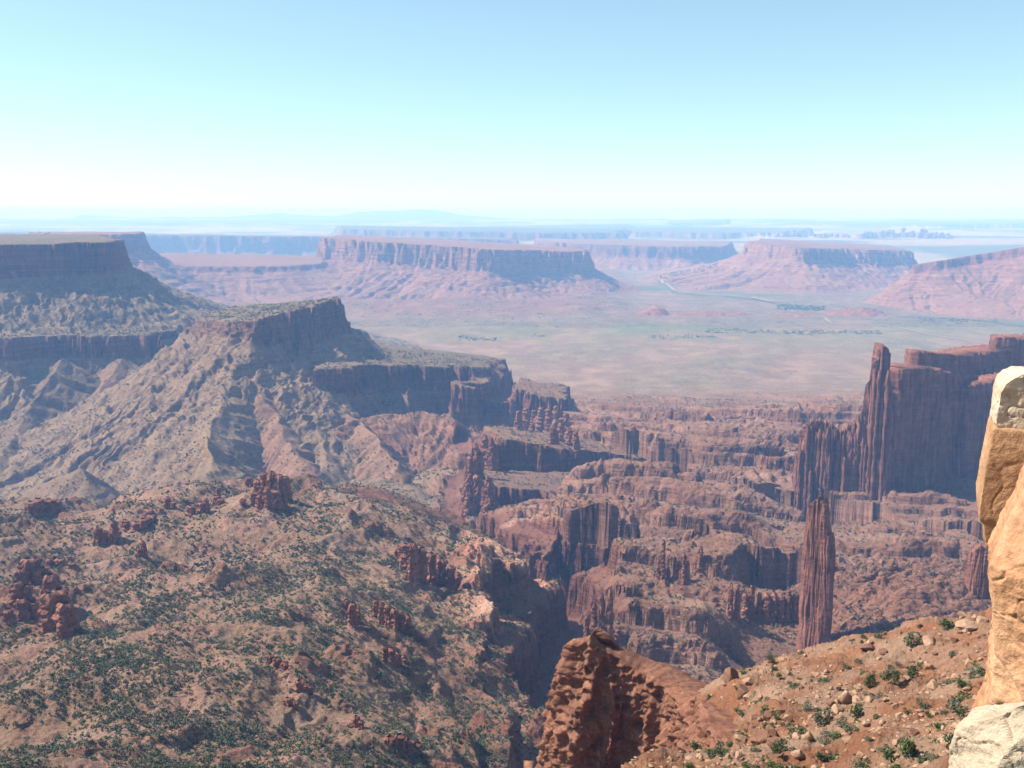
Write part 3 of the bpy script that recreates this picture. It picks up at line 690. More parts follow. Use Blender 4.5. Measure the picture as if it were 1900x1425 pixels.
# ------------------------------------------------------------------ rock material for towers, cliffs and boulders
def rock_mat(name, c0, c1, size, streak=.5, band=.4, bump=1.0, pale=None):
    m, nt, b = nodes_of(name); g = G(nt)
    pos = g.n('ShaderNodeNewGeometry').outputs['Position']
    big = g.noise(pos, .35/size, 5, .62); fine = g.noise(pos, 3.0/size, 5, .7)
    st = g.noise(g.scale(pos, (1, 1, .07)), 1.1/size, 4, .65)
    bd = g.noise(g.scale(pos, (.06, .06, 1)), 1.6/size, 3, .7)
    c = g.mix(g.ramp(big, .3, .7), c0, c1)
    c = g.mix(streak, c, g.mix(1.0, c, g.mix(g.ramp(st, .33, .67), (.55, .48, .46), (1.3, 1.28, 1.25)), 'MULTIPLY'))
    c = g.mix(band, c, g.mix(1.0, c, g.mix(g.ramp(bd, .35, .65), (.62, .55, .55), (1.28, 1.22, 1.2)), 'MULTIPLY'))
    c = g.mix(.6, c, g.mix(1.0, c, g.mix(g.ramp(fine, .3, .7), (.7, .68, .66), (1.28, 1.28, 1.28)), 'MULTIPLY'))
    if pale:
        z = g.n('ShaderNodeSeparateXYZ'); g.lk(pos, z.inputs[0])
        f = g.ramp(g.math('ADD', z.outputs[2], g.math('MULTIPLY', g.math('SUBTRACT', big, .5), pale[2])), pale[0], pale[1])
        c = g.mix(f, c, g.mix(g.ramp(fine, .3, .7), (.62, .5, .38), (.78, .7, .6)))
    g.lk(c, b.inputs['Base Color'])
    bp = g.n('ShaderNodeBump'); bp.inputs['Strength'].default_value = .8*bump; bp.inputs['Distance'].default_value = .25*size
    g.lk(g.math('ADD', g.math('MULTIPLY', fine, .7), g.math('ADD', g.math('MULTIPLY', st, .5*streak), g.math('MULTIPLY', bd, .8*band))), bp.inputs['Height'])
    g.lk(bp.outputs[0], b.inputs['Normal'])
    return m
M_TOWER = rock_mat('dark_red_tower_rock', (.15, .066, .046), (.25, .118, .085), 6, .9, .5)
M_KNOB = rock_mat('red_outcrop_rock', (.19, .08, .053), (.27, .13, .09), 5, .3, .6)
M_BOULDER = rock_mat('tan_boulder_rock', (.26, .155, .092), (.38, .25, .165), .8, .1, .3)
M_ORANGE = rock_mat('orange_sandstone', (.38, .185, .09), (.54, .315, .18), .5, .4, .35, 1.0)
M_BROWN = rock_mat('brown_orange_sandstone', (.33, .18, .095), (.43, .255, .145), .7, .3, .4, .8)
M_CAP = rock_mat('bleached_cap_sandstone', (.44, .31, .20), (.56, .46, .36), .5, .1, .35, .8)
M_LEDGE = rock_mat('white_ledge_sandstone', (.38, .285, .195), (.49, .39, .285), .35, .05, .25, .9)

def ground(x, y):
    return height_mid(np.atleast_1d(np.asarray(x, np.float32)), np.atleast_1d(np.asarray(y, np.float32)))[0]

def fin(spine, step, nz, seed, fa, fs, taper=.25, jag=3.0, ledge=.8, flare=.12):
    """a wall of rock along a spine of (x, y, half thickness, z bottom, z top): fluted sides, ragged crest, closed top"""
    sp = np.array(spine, float); L = np.r_[0, np.cumsum(np.hypot(np.diff(sp[:, 0]), np.diff(sp[:, 1])))]
    n = max(8, int(L[-1]/step)); s = np.linspace(0, L[-1], n)
    c = [np.interp(s, L, sp[:, i]) for i in range(5)]
    tx = np.gradient(c[0]); ty = np.gradient(c[1]); q = np.hypot(tx, ty); tx /= q; ty /= q
    e = np.minimum(s, L[-1] - s); ht = c[2]*np.sqrt(np.clip(e/(c[2] + .01), .02, 1))
    side = np.r_[np.ones(n), -np.ones(n)]; ii = np.r_[np.arange(n), np.arange(n)[::-1]]
    bx, by = c[0][ii], c[1][ii]; ox, oy = ty[ii]*side, -tx[ii]*side              # first half faces right of travel
    h = ht[ii]; sper = np.r_[s, L[-1]*1.0 + 77 + s[::-1]]
    zb, zt = c[3][ii], c[4][ii]
    zt = zt + jag*np.abs(noise2(s/(fs*.8), s*0 + seed, seed))[ii]*1.6 - jag*.5 + jag*.5*noise2(s/(fs*.3), s*0 + 3, seed)[ii]
    k = np.linspace(0, 1, nz)[:, None]
    Z = zb + (zt - zb)*k
    f1 = np.abs(noise2(sper/fs + .25*noise2(sper/fs, Z/(fs*5), seed), Z/(fs*14), seed + 1)); f2 = np.abs(noise2(sper/(fs*.38) + 0*Z, Z/(fs*7), seed + 2))
    f3 = noise2(sper/(fs*2.6) + 0*Z, Z/(fs*9), seed + 3); lg = noise2(sper/(fs*3) + 0*Z, Z/(fs*.28), seed + 4); lg2 = noise2(sper/(fs*.5) + 0*Z, Z/(fs*.4), seed + 5)
    top = np.clip((k - .72)/.28, 0, 1)
    off = h*(1 - taper*k**1.5 + flare*(1 - k)**4) + fa*(f1*1.9 - .55) + fa*.45*(f2*1.9 - .5) + fa*.9*f3 + ledge*(lg*(.4 + 1.2*top) + .6*lg2)
    off = np.maximum(off, .15*h)
    X = bx + ox*off; Y = by + oy*off
    V = np.stack([X, Y, Z], -1).reshape(-1, 3)
    N = 2*n; F = [grid_faces(nz, N, True)]
    b0 = (nz - 1)*N
    i = np.arange(n - 1); F.append(np.stack([b0 + i, b0 + i + 1, b0 + N - 2 - i, b0 + N - 1 - i], -1))
    return V, np.concatenate(F)
def join(parts):
    V = []; F = []; o = 0
    for v, f in parts: V.append(v); F.append(f + o); o += len(v)
    return np.concatenate(V), np.concatenate(F)
def spine_px(pts, zb=None):
    """(u, D, half thickness, v of the crest, z of the foot)"""
    out = []
    for u, D, h, v, z in pts:
        x, y, zt = P(u, v, D); out.append((x, y, h, z, zt))
    return out
def column(x, y, zb, zt, r, seed, el=1.0, rot=0.0, taper=.35, lean=0, fl=.18, res=1.0):
    nt = int(26*res); nz = int(30*res)
    th = np.linspace(0, 2*np.pi, nt, endpoint=False)[None, :]; k = np.linspace(0, 1, nz)[:, None]
    H = zt - zb; zz = k*H; nz_ = nz
    prof = (1 - taper*k)*(1 + .25*(1 - k)**5)*np.sqrt(np.clip((1.02 - k)/.09, .02, 1))
    rr = r*prof*(1 + fl*(np.abs(noise2(np.cos(th)*2.1 + seed*3.7 + zz*.15/r, np.sin(th)*2.1 + zz*.08/r, seed))*2 - .6) + (.20*noise2(zz/(r*.7) + seed, np.cos(th)*.8 + np.sin(th)*.6 + 0*zz, seed + 3)) + .15*noise2(zz/(r*.2), np.cos(th + 1)*1.3 + 0*zz, seed + 5))
    X = rr*np.cos(th)*el; Y = rr*np.sin(th); c, s_ = math.cos(rot), math.sin(rot)
    blk = 1 + .11*(np.floor(noise2(zz/(r*.55) + seed*1.3, np.cos(th)*1.3 + 0*zz, seed + 11)*3) + .5) + .09*(np.floor(noise2(zz/(r*1.1) + 0*th, np.sin(th + .6)*1.5 + 0*zz, seed + 12)*3) + .5)
    X, Y = X*blk, Y*blk
    V = np.stack([x + X*c - Y*s_ + lean*zz*.1 + r*.25*noise2(zz/(r*2.2), 0*zz + seed, seed + 8), y + X*s_ + Y*c + 0*zz, zb + zz + 0*th], -1).reshape(-1, 3)
    F = grid_faces(nz, nt, True)
    return V, F

# ---- the great fluted wall
def great_wall():
    a = spine_px([(1473, 1660, 4, 905, 70), (1480, 1650, 8, 850, 72), (1493, 1640, 11, 798, 74), (1501, 1635, 12, 779, 76), (1532, 1630, 13, 781, 78), (1550, 1625, 13, 791, 80), (1564, 1622, 12, 802, 80),
                  (1573, 1620, 12, 786, 82), (1588, 1616, 14, 782, 82), (1601, 1612, 15, 757, 84), (1609, 1610, 16, 738, 84), (1614, 1608, 17, 706, 84), (1623, 1606, 18, 664, 84), (1629, 1606, 18, 639, 84), (1643, 1606, 18, 642, 84), (1652, 1606, 18, 656, 84)])
    b = spine_px([(1634, 1632, 20, 690, 70), (1658, 1640, 30, 677, 70), (1690, 1678, 36, 678, 66), (1735, 1735, 40, 686, 66), (1790, 1800, 44, 696, 66), (1850, 1880, 50, 700, 66), (1930, 1960, 60, 690, 66)])
    c = spine_px([(1690, 1715, 22, 653, 250), (1698, 1722, 30, 650, 250), (1760, 1790, 38, 655, 250), (1800, 1840, 40, 650, 250), (1838, 1890, 40, 645, 250), (1870, 1930, 40, 640, 250)])
    d = spine_px([(1841, 1880, 26, 627, 240), (1846, 1880, 30, 623, 240), (1900, 1900, 40, 625, 240), (1990, 1930, 50, 620, 240)])
    e = spine_px([(1778, 1718, 8, 716, 66), (1796, 1716, 16, 712, 66), (1838, 1735, 22, 700, 66), (1900, 1775, 30, 690, 66)])
    root = tag(link('rock_wall', None), 'tall fluted dark red rock wall with a pointed tower at its left', 'rock wall')
    def part(n, sp, step, nz, sd, fa, fs, **k):
        V, F = fin(sp, step, nz, sd, fa, fs, **k); return link(n, mesh_np(n, V, F, M_TOWER), root)
    part('tower', a, .4, 170, 301, 3.9, 6.2, taper=.18, jag=7, ledge=.8)
    part('wall_face', b, .7, 130, 311, 6.0, 15, taper=.10, jag=5, ledge=1.0)
    part('upper_tier', c, 1.0, 46, 321, 2.5, 12, taper=.1, jag=4, ledge=1.8)
    part('upper_tier', d, 1.0, 46, 331, 2.5, 12, taper=.1, jag=4, ledge=1.8)
    part('buttress', e, .8, 110, 341, 4.4, 11, taper=.12, jag=5, ledge=1.4)
    p = [column(*P(1640, 800, 1588)[:2], 70, P(1640, 800, 1588)[2], 8, 351, 1, 0, .35), column(*P(1652, 745, 1590)[:2], 66, P(1652, 745, 1590)[2], 8, 352, 1, 0, .3),
         column(*P(1618, 770, 1590)[:2], 70, P(1618, 770, 1590)[2], 7, 353, 1, 0, .3), column(*P(1577, 800, 1604)[:2], 70, P(1577, 800, 1604)[2], 7, 354, 1, 0, .3)]
    r = random.Random(3); us = [1480, 1486, 1493, 1500, 1507, 1515, 1522, 1530, 1537, 1545, 1556, 1566, 1580, 1588, 1595, 1602, 1609, 1616, 1624, 1632, 1641, 1649]
    tops = [(q[0], q[1]) for q in ((1473, 905), (1480, 850), (1493, 798), (1501, 779), (1532, 781), (1550, 791), (1564, 802), (1573, 786), (1588, 782), (1601, 757), (1609, 738), (1614, 706), (1623, 664), (1629, 645), (1650, 655))]
    for i, u in enumerate(us):
        v = float(np.interp(u, [q[0] for q in tops], [q[1] for q in tops])); dv = r.uniform(4, 22) + (v < 760)*r.uniform(0, 90)
        D = 1648 - (u - 1473)*.3 - r.uniform(10, 20); x, y, zt = P(u, v + dv, D); p.append(column(x, y, 66, zt, r.uniform(3, 6), 361 + i, 1, 0, .22, 0, .22))
        u2 = u + r.uniform(2, 6); D -= r.uniform(0, 6); x, y, zt = P(u2, v + dv + r.uniform(10, 110), D); p.append(column(x, y, 66, zt, r.uniform(2.5, 4.5), 431 + i, 1, 0, .2, 0, .25))
    for i, u in enumerate((1662, 1672, 1684, 1700, 1718)):
        D = 1604 + (u - 1658)*1.32; x, y, zt = P(u, 682 + r.uniform(4, 60), D); p.append(column(x, y, 60, zt, r.uniform(5, 9), 391 + i, 1, 0, .22, 0, .22))
    V, F = join(p); link('pillar', mesh_np('pillar', V, F, M_TOWER), root)
great_wall()
def hit(u, v, d0=60, d1=320, n=520):
    D = np.linspace(d0, d1, n); yv = (H0/2 - v)/F0; k = CP + yv*SP
    x = (u - W0/2)/F0/k*D; g = ground(x, D); z = EYE + slope(v)*D
    i = np.nonzero(g >= z)[0]
    if not len(i): return None
    i = i[0]; return float(x[i]), float(D[i]), float(g[i])

def spire():
    D = 900; zb = 150
    sp = spine_px([(1497, 912, 3.0, 1000, zb), (1501, 909, 5.0, 955, zb), (1510, 905, 6.5, 934, zb), (1524, 900, 7.5, 923, zb), (1534, 896, 7.0, 932, zb), (1540, 893, 6, 985, zb), (1546, 890, 5.5, 996, zb), (1550, 887, 3.0, 1032, zb)])
    V, F = fin(sp, .22, 190, 401, 1.5, 4.2, taper=.22, jag=3.5, ledge=.5, flare=.5)
    tag(link('rock_spire', mesh_np('rock_spire', V, F, M_TOWER)), 'tall slender free standing rock spire casting a shadow to its right', 'rock spire')
    hp = hit(1815, 1104, 560, 2000, 900); d = hp[1] if hp else 1150; zf = (hp[2] if hp else 160) - 25; q = d/1150
    sp = spine_px([(1793, d + 8, 3*q, 1060, zf), (1799, d + 6, 7*q, 1022, zf), (1812, d + 4, 9*q, 1012, zf), (1828, d + 2, 10*q, 1008, zf), (1850, d, 9*q, 1015, zf)])
    V, F = fin(sp, .3, 90, 411, 1.6, 5, taper=.25, jag=3, ledge=.6)
    tag(link('rock_spire', mesh_np('rock_spire', V, F, M_TOWER)), 'short dark rock tower beside the foreground cliff edge', 'rock spire')
spire()


# ---- pinnacles of the canyon country: (u, v of the crest, v of the foot, D, width in px)
def pinnacle(u, v0, v1, D, w, seed, name, lab, cat, group=None, el=1.0, extra=(), mat=None):
    parts = []; hp = hit(u, v1, 560, 2900, 900)                     # stand it on the ground the photograph shows at its foot
    if hp: D = hp[1]
    for i, (du, dv, dw) in enumerate(((0, 0, 1.0),) + tuple(extra)):
        x, y, zt = P(u + du, v0 + dv, D + 1.5*i); zb = min(P(u, v1, D)[2], ground(x, y)[0]) - 14
        parts.append(column(x, y, zb, zt, w*dw*D/F0*.5, seed + i*3, el, .4*i, .38, 0, .2))
    V, F = join(parts)
    return tag(link(name, mesh_np(name, V, F, mat or M_KNOB, False)), lab, cat, group)
def pinnacles():
    pinnacle(1231, 1001, 1075, 1215, 13, 501, 'rock_pinnacle', 'tallest slim pinnacle in front of the long shadow ledge', 'pinnacle', None, 1.0, ((-9, 38, .9), (9, 50, .8)))
    pinnacle(1253, 1034, 1080, 1205, 11, 511, 'rock_pinnacle', 'left of the paired pinnacles in the middle of the group', 'pinnacle', None, 1.0, ((7, 8, .8),))
    pinnacle(1270, 1027, 1086, 1195, 10, 521, 'rock_pinnacle', 'right of the paired pinnacles in the middle of the group', 'pinnacle', None, 1.0, ((6, 14, 1.2), (-7, 30, .9)))
    pinnacle(1300, 1014, 1066, 1230, 15, 531, 'rock_pinnacle', 'stout pinnacle at the right end of the group', 'pinnacle', None, 1.0, ((9, 16, .8), (-8, 26, .7)))
    pinnacle(1133, 1092, 1210, 985, 17, 541, 'rock_pinnacle', 'tall narrow double fin rising behind the near orange cliff', 'pinnacle', None, 1.0, ((-15, 9, .9), (-30, 26, .9), (14, 74, 1.0), (-44, 50, .9)))
    r = random.Random(5)
    for i, (u, v) in enumerate(((962, 762), (976, 756), (990, 760), (1003, 754), (1018, 758), (1033, 752), (1050, 766), (1040, 784), (1056, 792), (1068, 800), (1025, 790))):
        pinnacle(u, v, v + 34, 2330 - i*12, 14, 560 + i*7, 'rock_pinnacle', 'rounded knob in the row standing beyond the long dark wall', 'pinnacle', 'knobs beyond the long dark wall', 1.1, ((r.uniform(-8, 8), 8, .9),))
    for i in range(11):
        pinnacle(1356 + i*13.5, 1086 + r.uniform(-6, 12) + i*1.0, 1150, 1130 + r.uniform(-12, 12), r.uniform(13, 19), 650 + i*7, 'rock_column', 'squat rock column in the row left of the lone spire', 'rock column', 'columns left of the lone spire', 1.0, ((r.uniform(-8, 8), 12, .8),))
    for i, (u, v, D, w) in enumerate(((872, 845, 1880, 16), (884, 826, 1885, 16), (899, 806, 1890, 20), (912, 812, 1890, 16), (868, 888, 1700, 18), (885, 880, 1690, 22), (905, 884, 1685, 18))):
        pinnacle(u, v, v + 60, D, w, 740 + i*7, 'rock_tower', 'blocky tower on the rim above the creek gorge', 'rock tower', 'towers on the gorge rim', 1.0, ((8, 12, .8), (-7, 20, .8)))
    # outcrops on the near hill, each one mass of columns
    def outcrop(lab, D, cols, seed):
        parts = []
        for i, (u, v0, v1, w) in enumerate(cols):
            hp = hit(u, v1, 420, 1500, 420); d = (hp[1] if hp else D) + r.uniform(0, 5); x, y, zt = P(u, v0, d)
            zb = min(P(u, v1, d)[2], ground(x, y)[0]) - 8
            parts.append(column(x, y, zb, zt, w*d/F0*.58, seed + i*3, 1.15, i*.7, .3, 0, .32))
        root = tag(link('rock_outcrop', None), lab, 'rock outcrop')
        for V, F in parts: link('column', mesh_np('column', V, F, M_KNOB, False), root)
    outcrop('red crag on the highest crest of the near hill', 1160, [(462, 884, 905, 12), (478, 890, 925, 13), (490, 876, 930, 16), (503, 874, 940, 18), (517, 880, 945, 18), (528, 884, 930, 16), (497, 902, 945, 16), (512, 908, 948, 18), (470, 912, 940, 14), (484, 918, 945, 16), (450, 925, 942, 10), (525, 912, 940, 14)], 801)
    outcrop('three dark upright rocks on the left crest of the near hill', 1050, [(180, 978, 1008, 15), (194, 984, 1010, 11), (210, 966, 1010, 14), (205, 985, 1010, 12), (232, 964, 985, 20), (252, 968, 986, 20), (266, 962, 982, 22), (280, 955, 972, 18)], 841)
    outcrop('single dark rock tooth below the left crest of the near hill', 1000, [(264, 1004, 1034, 12), (258, 1018, 1036, 9)], 871)
    outcrop('large red outcrop near the left edge of the hill', 880, [(50, 1036, 1075, 26), (64, 1034, 1070, 18), (38, 1055, 1090, 20), (66, 1058, 1085, 18), (80, 1052, 1078, 26), (28, 1080, 1110, 22), (48, 1085, 1125, 22), (40, 1110, 1145, 24), (62, 1118, 1145, 20), (75, 1128, 1150, 14), (15, 1130, 1165, 22), (92, 1066, 1130, 34), (108, 1092, 1165, 40), (122, 1118, 1185, 38), (88, 1100, 1170, 30)], 881)
    outcrop('low dark rock cluster right of the large left outcrop', 900, [(92, 1036, 1050, 13), (112, 1036, 1050, 20), (133, 1044, 1054, 13)], 921)
    outcrop('dark red ledge rock in the wash behind the near hill', 1330, [(70, 925, 948, 28), (88, 926, 950, 28), (104, 928, 950, 20), (56, 930, 948, 22)], 941)
    outcrop('broken red ledge scattered along the hill crest', 1100, [(355, 938, 956, 16), (372, 932, 954, 14), (382, 926, 950, 12), (400, 920, 936, 14), (404, 906, 926, 9), (408, 925, 938, 15), (310, 922, 942, 14), (298, 944, 954, 12), (275, 944, 956, 18), (318, 930, 942, 16)], 961)
    outcrop('row of rounded pale red columns above the gorge, on the flank of the near hill', 800, [(697, 1112, 1150, 13), (708, 1118, 1160, 13), (720, 1122, 1168, 14), (732, 1130, 1170, 14), (745, 1136, 1172, 13), (757, 1142, 1172, 12)], 1301)
    outcrop('pair of short red columns left of the rounded column row', 800, [(643, 1112, 1150, 15), (654, 1118, 1166, 16), (664, 1128, 1162, 12)], 1321)
    outcrop('cluster of pale red knobs below the rounded column row', 760, [(714, 1198, 1226, 12), (726, 1202, 1234, 13), (738, 1210, 1238, 13), (750, 1216, 1240, 12)], 1341)
    outcrop('dark broken ledge crossing the middle of the near hill', 720, [(500, 1214, 1232, 14), (514, 1220, 1242, 16), (527, 1228, 1252, 15), (540, 1236, 1256, 14)], 1361)
    outcrop('dark square block low on the near hill', 640, [(556, 1262, 1290, 18), (570, 1266, 1290, 16)], 1381)
    outcrop('solitary dark stump near the bottom of the near hill', 560, [(660, 1328, 1356, 15), (670, 1336, 1356, 10)], 1391)
    outcrop('red cluster left of the dark square block', 620, [(534, 1294, 1314, 18), (546, 1300, 1316, 13)], 1401)
    outcrop('rounded boulders lining the bottom edge of the near hill', 520, [(722, 1366, 1392, 24), (740, 1362, 1390, 22), (758, 1372, 1396, 26), (776, 1378, 1400, 22), (700, 1376, 1396, 18)], 1411)
    outcrop('dark crags at the head of the gorge wall', 1050, [(752, 1008, 1060, 22), (766, 1006, 1080, 20), (782, 1016, 1080, 20), (800, 1026, 1085, 20), (818, 1036, 1085, 18), (836, 1050, 1090, 16), (850, 1062, 1092, 14), (740, 1016, 1040, 18)], 991)
pinnacles()

# ---- rim rock beside the camera
def loft(rings, mat, name, seed, amp, fs, step, crack=.0, parent=None):
    """rings: lists of (x, y, z) corner points from the foot to the top; the walls are resampled, then roughened"""
    R = []
    for ring in rings:
        p = np.array(ring + [ring[0]], float); L = np.r_[0, np.cumsum(np.linalg.norm(np.diff(p, axis=0), axis=1))]
        n0 = len(ring); q = []
        for i in range(n0):
            m = NSEG[i] if i < len(NSEG) else 20
            for j in range(m): q.append(p[i] + (p[i+1] - p[i])*j/m)
        R.append(np.array(q))
    R = np.array(R); nr = len(R)
    zs = R[:, 0, 2]; dz = np.r_[0, np.cumsum(np.linalg.norm(np.diff(R.mean(1), axis=0), axis=1) + .02)]
    n = max(10, int(dz[-1]/step)); t = np.linspace(0, dz[-1], n)
    A = np.empty((n, R.shape[1], 3))
    for j in range(R.shape[1]):
        for c in range(3): A[:, j, c] = np.interp(t, dz, R[:, j, c])
    for sm in range(2): A[:] = (np.roll(A, 1, 1) + 2*A + np.roll(A, -1, 1))/4
    top = A[-1]; ctr = top.mean(0)
    caps = [ctr + (top - ctr)*k + np.array([0, 0, .10*(1 - k)]) for k in (.93, .85, .75, .62, .48, .34, .2, .08)]
    A = np.concatenate([A, np.array(caps)]); n = len(A)
    dU = np.roll(A, -1, 1) - np.roll(A, 1, 1); dV = np.gradient(A, axis=0)
    N = np.cross(dU, dV); N /= np.linalg.norm(N, axis=-1, keepdims=True) + 1e-9
    x, y, z = A[..., 0], A[..., 1], A[..., 2]
    f = .8*noise3(x/fs, y/fs, z/fs, seed) + .5*noise3(x/fs*2.3, y/fs*2.3, z/fs*2.3, seed + 1) + .34*noise3(x/fs*5, y/fs*5, z/fs*5, seed + 2) + .24*noise3(x/fs*11, y/fs*11, z/fs*13, seed + 3) + .12*noise3(x/fs*23, y/fs*23, z/fs*27, seed + 4)
    u = x*.5 + z*.9 + y*.3
    w = noise3(x/fs*.8, y/fs*.8, z/fs*2.2, seed + 6) + .35*noise3(x/fs*3, y/fs*3, z/fs*4, seed + 7)
    cr = np.exp(-(w/.035)**2) + .7*np.exp(-((noise3(x/fs*1.4 + 9, y/fs*1.4, z/fs*.7, seed + 8))/.03)**2)*(noise3(x/fs*.6, y/fs*.6, z/fs*.6, seed + 9) > .1)
    blocky = np.floor(3*noise3(x/fs*1.1, y/fs*1.1, z/fs*1.6, seed + 5))/3
    A = A + N*(amp*(f*.8 + .35*blocky) - crack*cr)[..., None]
    V = A.reshape(-1, 3); F = grid_faces(n, A.shape[1], True)
    return link(name, mesh_np(name, V, F, mat, True), parent)
NSEG = [70, 120, 12, 12, 30]
def ring(v, uL, uC, D0, dl=1.6, uR=2080, dr=-1.0, back=4.5, ub=60):
    z = P(uC, v, D0)[2]
    def at(u, D):
        return ((u - W0/2)/F0/(CP + (H0/2 - v)/F0*SP)*D, D, z)
    return [at(uL, D0 + dl), at(uC, D0), at(uR, D0 + dr), at(uR, D0 + back), at(uL + ub, D0 + back)]
def rim_rocks():
    D = 20.0
    root = tag(link('rim_boulder', None), 'tall orange rock block with a bleached white cap at the right edge', 'rock')
    body = [(1500, 1850, 1862), (1200, 1846, 1858), (1060, 1838, 1850), (1038, 1833, 1846), (1012, 1819, 1828), (988, 1817, 1826), (974, 1813, 1824), (962, 1808, 1816), (940, 1806, 1817), (890, 1815, 1825), (840, 1826, 1834), (806, 1833, 1842), (796, 1837, 1846)]
    loft([ring(v, a, b, D) for v, a, b in body], M_BROWN, 'block', 601, .05, 1.5, .035, .012, root)
    cap = [(803, 1846, 1856), (797, 1838, 1850), (790, 1834, 1846), (775, 1836, 1848), (750, 1839, 1853), (730, 1842, 1856), (712, 1849, 1866), (702, 1858, 1880), (695, 1874, 1900)]
    loft([ring(v, a, b, D, 1.6 - .1*i*.6, 2080, -1.0 + .15*i, 3.6 - .36*i, 40) for i, (v, a, b) in enumerate(cap)], M_CAP, 'cap', 611, .05, .7, .03, .05, root)
    D = 16.0
    low = [(1600, 1770, 1790), (1430, 1786, 1800), (1365, 1800, 1812), (1335, 1815, 1826), (1305, 1824, 1836), (1255, 1828, 1842), (1177, 1834, 1848), (1125, 1828, 1844), (1085, 1826, 1842), (1050, 1825, 1840), (1026, 1838, 1852), (990, 1854, 1868), (942, 1880, 1892), (890, 1898, 1912), (850, 1920, 1935)]
    o = loft([ring(v, a, b, D, 1.2, 2100, -2.4, 3.0) for v, a, b in low], M_ORANGE, 'rim_cliff', 621, .085, 1.1, .03, .05)
    tag(o, 'smooth sunlit orange rock face below the white capped block', 'rock face')
    D = 5.6
    led = [(2300, 1700, 1760), (1600, 1735, 1800), (1470, 1752, 1830), (1425, 1763, 1850), (1405, 1775, 1860), (1390, 1790, 1875), (1376, 1812, 1890), (1366, 1830, 1905), (1350, 1862, 1925), (1330, 1885, 1950), (1316, 1905, 1985)]
    o = loft([ring(v, a, b, D, .5 - .042*i, 2300, -.6 + .04*i, .9 - .07*i, 30) for i, (v, a, b) in enumerate(led)], M_LEDGE, 'rim_ledge', 631, .035, .38, .018, .025)
    tag(o, 'white weathered rock ledge in the bottom right corner', 'rock ledge')
rim_rocks()

# ---- the rough red cliff below the rim
M_CRAG = rock_mat('rough_red_cliff_rock', (.14, .062, .039), (.265, .132, .084), 1.2, .6, .55, 1.3)
def crag():
    q = [(1130, 1330, 262), (1064, 1250, 240), (1048, 1222, 226), (1052, 1200, 214), (1066, 1183, 207), (1090, 1193, 205), (1112, 1206, 205), (1150, 1226, 205), (1182, 1243, 204), (1222, 1262, 201), (1246, 1274, 197), (1272, 1290, 188), (1290, 1302, 178), (1310, 1330, 168), (1334, 1372, 158), (1352, 1425, 147), (1400, 1425, 146)]
    p = np.array([P(*a) for a in q]); L = np.r_[0, np.cumsum(np.hypot(*np.diff(p[:, :2], axis=0).T))]
    s_ = np.arange(0, L[-1], .22); c = [np.interp(s_, L, p[:, i]) for i in range(3)]
    for _ in range(60):
        for i in range(3): c[i][1:-1] = (c[i][:-2] + 2*c[i][1:-1] + c[i][2:])/4
    tx, ty = np.gradient(c[0]), np.gradient(c[1]); n = np.hypot(tx, ty); nx, ny = ty/n, -tx/n           # outward, toward the viewer
    H = 58.0; zl = np.concatenate([np.linspace(0, .35, 40, endpoint=False), np.linspace(.35, 1, 190)])[:, None]
    top = c[2] + .9*noise2(s_/5, s_*0, 801) + .7*np.abs(noise2(s_/1.7, s_*0 + 4, 802))
    Z = top - H*(1 - zl); S = s_[None, :] + 0*Z; X0 = c[0][None, :] + 0*Z; Y0 = c[1][None, :] + 0*Z
    dep = top - Z
    out = .035*dep + 2.6*np.abs(noise2(S/11, Z/60, 803)) + 2.2*(1 - 2*np.abs(noise2(S/5.2 + .4*noise2(S/7, Z/9, 808), Z/26, 804)))*sstep(1, 9, dep)
    led = 0
    for j in range(12):
        zj = 1.2 + 3.1*j + 1.6*noise2(S/9 + j*7, Z*0, 810 + j); led = led + (.32 + .4*noise2(S/6, Z*0 + j, 825 + j))*sstep(0, .5, dep - zj)
    X1, Y1 = X0 + nx*(out + led), Y0 + ny*(out + led)
    kn = (1 - np.abs(noise3(X1/2.3, Y1/2.3, Z/1.9, 830))*2.2)*1.0 + (1 - np.abs(noise3(X1/1.0, Y1/1.0, Z/.8, 831))*2)*.5 + .16*noise3(X1/.42, Y1/.42, Z/.38, 832) + .9*noise3(X1/5, Y1/5, Z/4, 833)
    bed = .35*noise3(X1/9, Y1/9, Z/.7, 834)
    o = out + led + (kn + bed)*sstep(-.2, 1.2, dep) - 1.2
    X, Y = X0 + nx*o, Y0 + ny*o
    rows = [np.stack([X, Y, Z], -1)]
    for k, (inn, drop) in enumerate(((.6, -.15), (1.5, -.3), (2.8, -.2), (4.5, -.1), (6.5, .2), (9, 1.0), (11, 3.0))):
        xx = X[-1] - nx*inn; yy = Y[-1] - ny*inn
        rows.append(np.stack([xx, yy, top - drop + .35*noise2(xx/1.3, yy/1.3, 840) - .4], -1)[None])
    A = np.concatenate(rows); V = A.reshape(-1, 3)
    o = link('rock_cliff', mesh_np('rock_cliff', V, grid_faces(A.shape[0], A.shape[1]), M_CRAG, True))
    tag(o, 'rough knobbly red cliff dropping away below the near slope', 'cliff')
crag()

